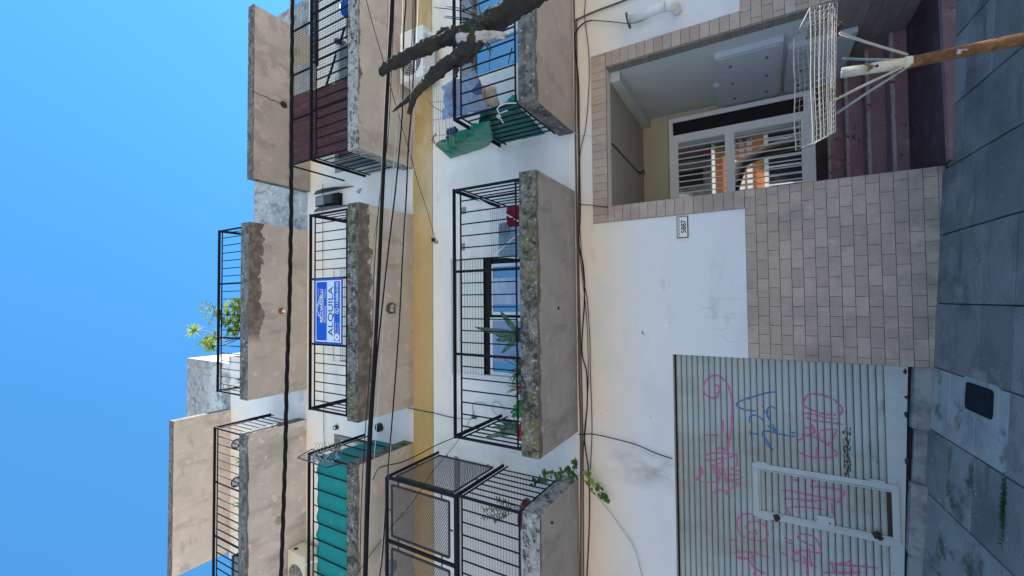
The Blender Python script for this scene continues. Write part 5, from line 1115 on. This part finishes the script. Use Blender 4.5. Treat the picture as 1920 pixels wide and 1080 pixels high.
# ------------------------------------------------------------------ rubbish basket on a rusty pole
rb = thing('litter_basket', 'bent white wire litter basket on a rusty pole in front of the steps', 'litter basket', (.99, -3.0, -.02))
pb = Vector((.984,-3.0,.0)); top = at(1577, 137, -3.0); mid = at(1706, 117, -3.0); foot = Vector((.975, -3.0, -.25))
MB().path([foot, foot.lerp(mid, .5), mid], [.026,.0245,.0235], 16, wob=.05).build('pole', M['rust'], rb, smooth=True)
MB().path([mid+Vector((0,0,-.006)), mid.lerp(top, .06), mid.lerp(top, .1)], [.0245,.0265,.0225], 16).build('pole_joint', M['pole_white'], rb)
MB().path([mid.lerp(top, .1), mid.lerp(top, .5), top], [.0225,.0225,.0225], 16, wob=.04).build('pole_sleeve', M['pole_white'], rb, smooth=True)
MB().lathe((mid.lerp(top, .48).x-.004, -3.0235, mid.lerp(top, .48).z), [(.006,.0),(.006,-.002)], 10, 'y').build('bolt_hole', M['void'], rb)
for (p, q, yq) in (((1702,103),(1574,62),-3.12), ((1695,113),(1580,110),-2.86), ((1700,122),(1568,186),-3.12), ((1697,128),(1568,213),-2.9)):
    A0 = at(*p, -3.0); B0 = at(*q, yq); MB().path([A0, A0.lerp(B0, .12), A0.lerp(B0, .55)+Vector((0,0,.004)), B0], .0055, 8).build('brace', M['wire_white'], rb, smooth=True)
# the net: front and back faces, bottom, two ends, all a little bent
FT0, FT1, FB0, FB1 = at(1519, 14, -3.22), at(1523, 272, -3.22), at(1569, 6, -3.22), at(1569, 246, -3.22)
BT0, BT1, BB0, BB1 = at(1488, 76, -2.78), at(1491, 283, -2.78), at(1543, 60, -2.80), at(1545, 262, -2.80)
def bendy(p): return p + Vector((noise.noise(p*5), noise.noise(p*5+Vector((9,0,0))), noise.noise(p*5+Vector((0,9,0)))))*.010
def net(a, b, c, d, nu, nv, n_, r=.0011):
    q = MB(); a, b, c, d = map(Vector, (a, b, c, d))
    S = lambda u, v: bendy(a*(1-u)*(1-v)+b*u*(1-v)+c*u*v+d*(1-u)*v)
    for i in range(nu+1): q.path([S(i/nu, k/5) for k in range(6)], r, 4)
    for j in range(nv+1): q.path([S(k/10, j/nv) for k in range(11)], r*1.15, 4)
    o = q.build(n_, M['wire_white'], rb); return o
net(FT0, FT1, FB1, FB0, 22, 6, 'front_net'); net(BT0, BT1, BB1, BB0, 18, 6, 'back_net'); net(FB0, FB1, BB1, BB0, 22, 6, 'bottom_net'); net(FT1, FB1, BB1, BT1, 7, 7, 'end_net'); net(FT0, FB0, BB0, BT0, 7, 7, 'end_net')
for t in (0, .36, .72): 
    a_, b_ = FT0.lerp(FB0, t), FT1.lerp(FB1, t); MB().path([bendy(a_.lerp(b_, k/8))+Vector((0,-.004,0)) for k in range(9)], .0025, 7).build('stiffener', M['wire_white'], rb)
MB().path([bendy(BT0.lerp(BT1, k/8)) for k in range(9)], .003, 7).build('rim_wire', M['wire_white'], rb); MB().path([bendy(FT0), bendy(BT0)], .003, 6).build('rim_wire', M['wire_white'], rb); MB().path([bendy(FT1), bendy(BT1)], .0032, 6).build('rim_wire', M['ink'], rb)
for (px, py) in ((1573, 56), (1560, 178)): 
    p = at(px, py, -3.1); MB().path([p+Vector((-.02,0,.0)), p+Vector((.01,.01,.012)), p+Vector((.02,-.01,-.012))], .011, 6, wob=.4).build('rust_clump', M['rustdark'], rb)
# scratches on the plaster beside the garage
scr = MB()
for pts in ([(1330,560),(1345,561),(1390,560)], [(1314,577),(1340,577)], [(1333,580),(1345,588),(1338,592)], [(1320,594),(1345,594),(1375,595)], [(1335,615),(1350,618),(1375,614)], [(1352,628),(1365,640),(1384,642)], [(1368,590),(1375,586),(1378,592)]):
    P = [at(x, y, -.0015) for x, y in pts]
    for a_, b_ in zip(P, P[1:]): scr.bar(a_, b_, .004, .001)
scr.build('scratch_marks', M['pencil'], B)
dm = MB()
for (px, py, r) in ((1205,624,.022),(1209,628,.012),(1126,567,.006),(1192,612,.007),(1216,640,.007),(1127,775,.010),(1220,782,.010),(1255,605,.010)):
    p = at(px, py, -.001); dm.add([(p.x+r*(.5+.8*rnd.random())*math.cos(k), -.0018, p.z+r*.6*math.sin(k)) for k in range(6)], [tuple(range(6))])
dm.build('plaster_chips', M['grey_metal'], B)

pl = MB(); rr = random.Random(3)
y = 158
while y < 322:
    p = at(776+rr.uniform(-1, 1.5), y, -.009); q = at(776+rr.uniform(-1, 1.5), y+rr.uniform(4, 9), -.009); w_ = rr.uniform(.008, .022)
    pl.hexa([(p.x, -.012, p.z-w_), (q.x, -.012, q.z-w_), (q.x, -.0085, q.z-w_), (p.x, -.0085, p.z-w_), (p.x, -.014, p.z+w_), (q.x, -.014, q.z+w_), (q.x, -.0085, q.z+w_), (p.x, -.0085, p.z+w_)]); y += rr.uniform(6, 12)
pl.build('peeling_paint_flakes', M['under'], B)

cab([(853,784),(880,786),(888,782),(886,765),(888,757),(897,754),(912,757)], -.03, .0035, 'thin wire loop pinned on the white wall by the left railing corner', 'cable', 'wall_cable')
cab([(947,770),(938,758),(931,752),(925,756),(924,770),(932,778)], -.03, .003, 'small wire loop above the green pot', 'cable', 'wall_cable')
q = at(889, 783, -.05); tag(MB().box(q.x-.012, q.x+.012, -.07, -.03, q.z-.035, q.z+.03).build('cable_plug', M['ink']), 'small black plug hanging on the wall by the left railing corner', 'plug')
db = MB(); rr = random.Random(11)
for k in range(70):
    x, y = rr.uniform(-2.3, -1.2), rr.uniform(-.9, -.05)
    if k > 45: x, y = rr.uniform(-2.3, 2.6), rr.uniform(-1.4, -.05)
    z = gz(x, y); a = rr.uniform(0, 6.28); r = rr.uniform(.003, .010)
    db.add([(x+r*math.cos(a+q_*1.57)*rr.uniform(.5, 1.2), y+r*math.sin(a+q_*1.57)*rr.uniform(.5, 1.2), z+.0055+rr.uniform(0, .003)) for q_ in range(4)], [(0, 1, 2, 3)])
tag(db.build('litter_specks', M['enamel']), 'pale specks of litter scattered on the pavement', 'litter', kind='stuff')
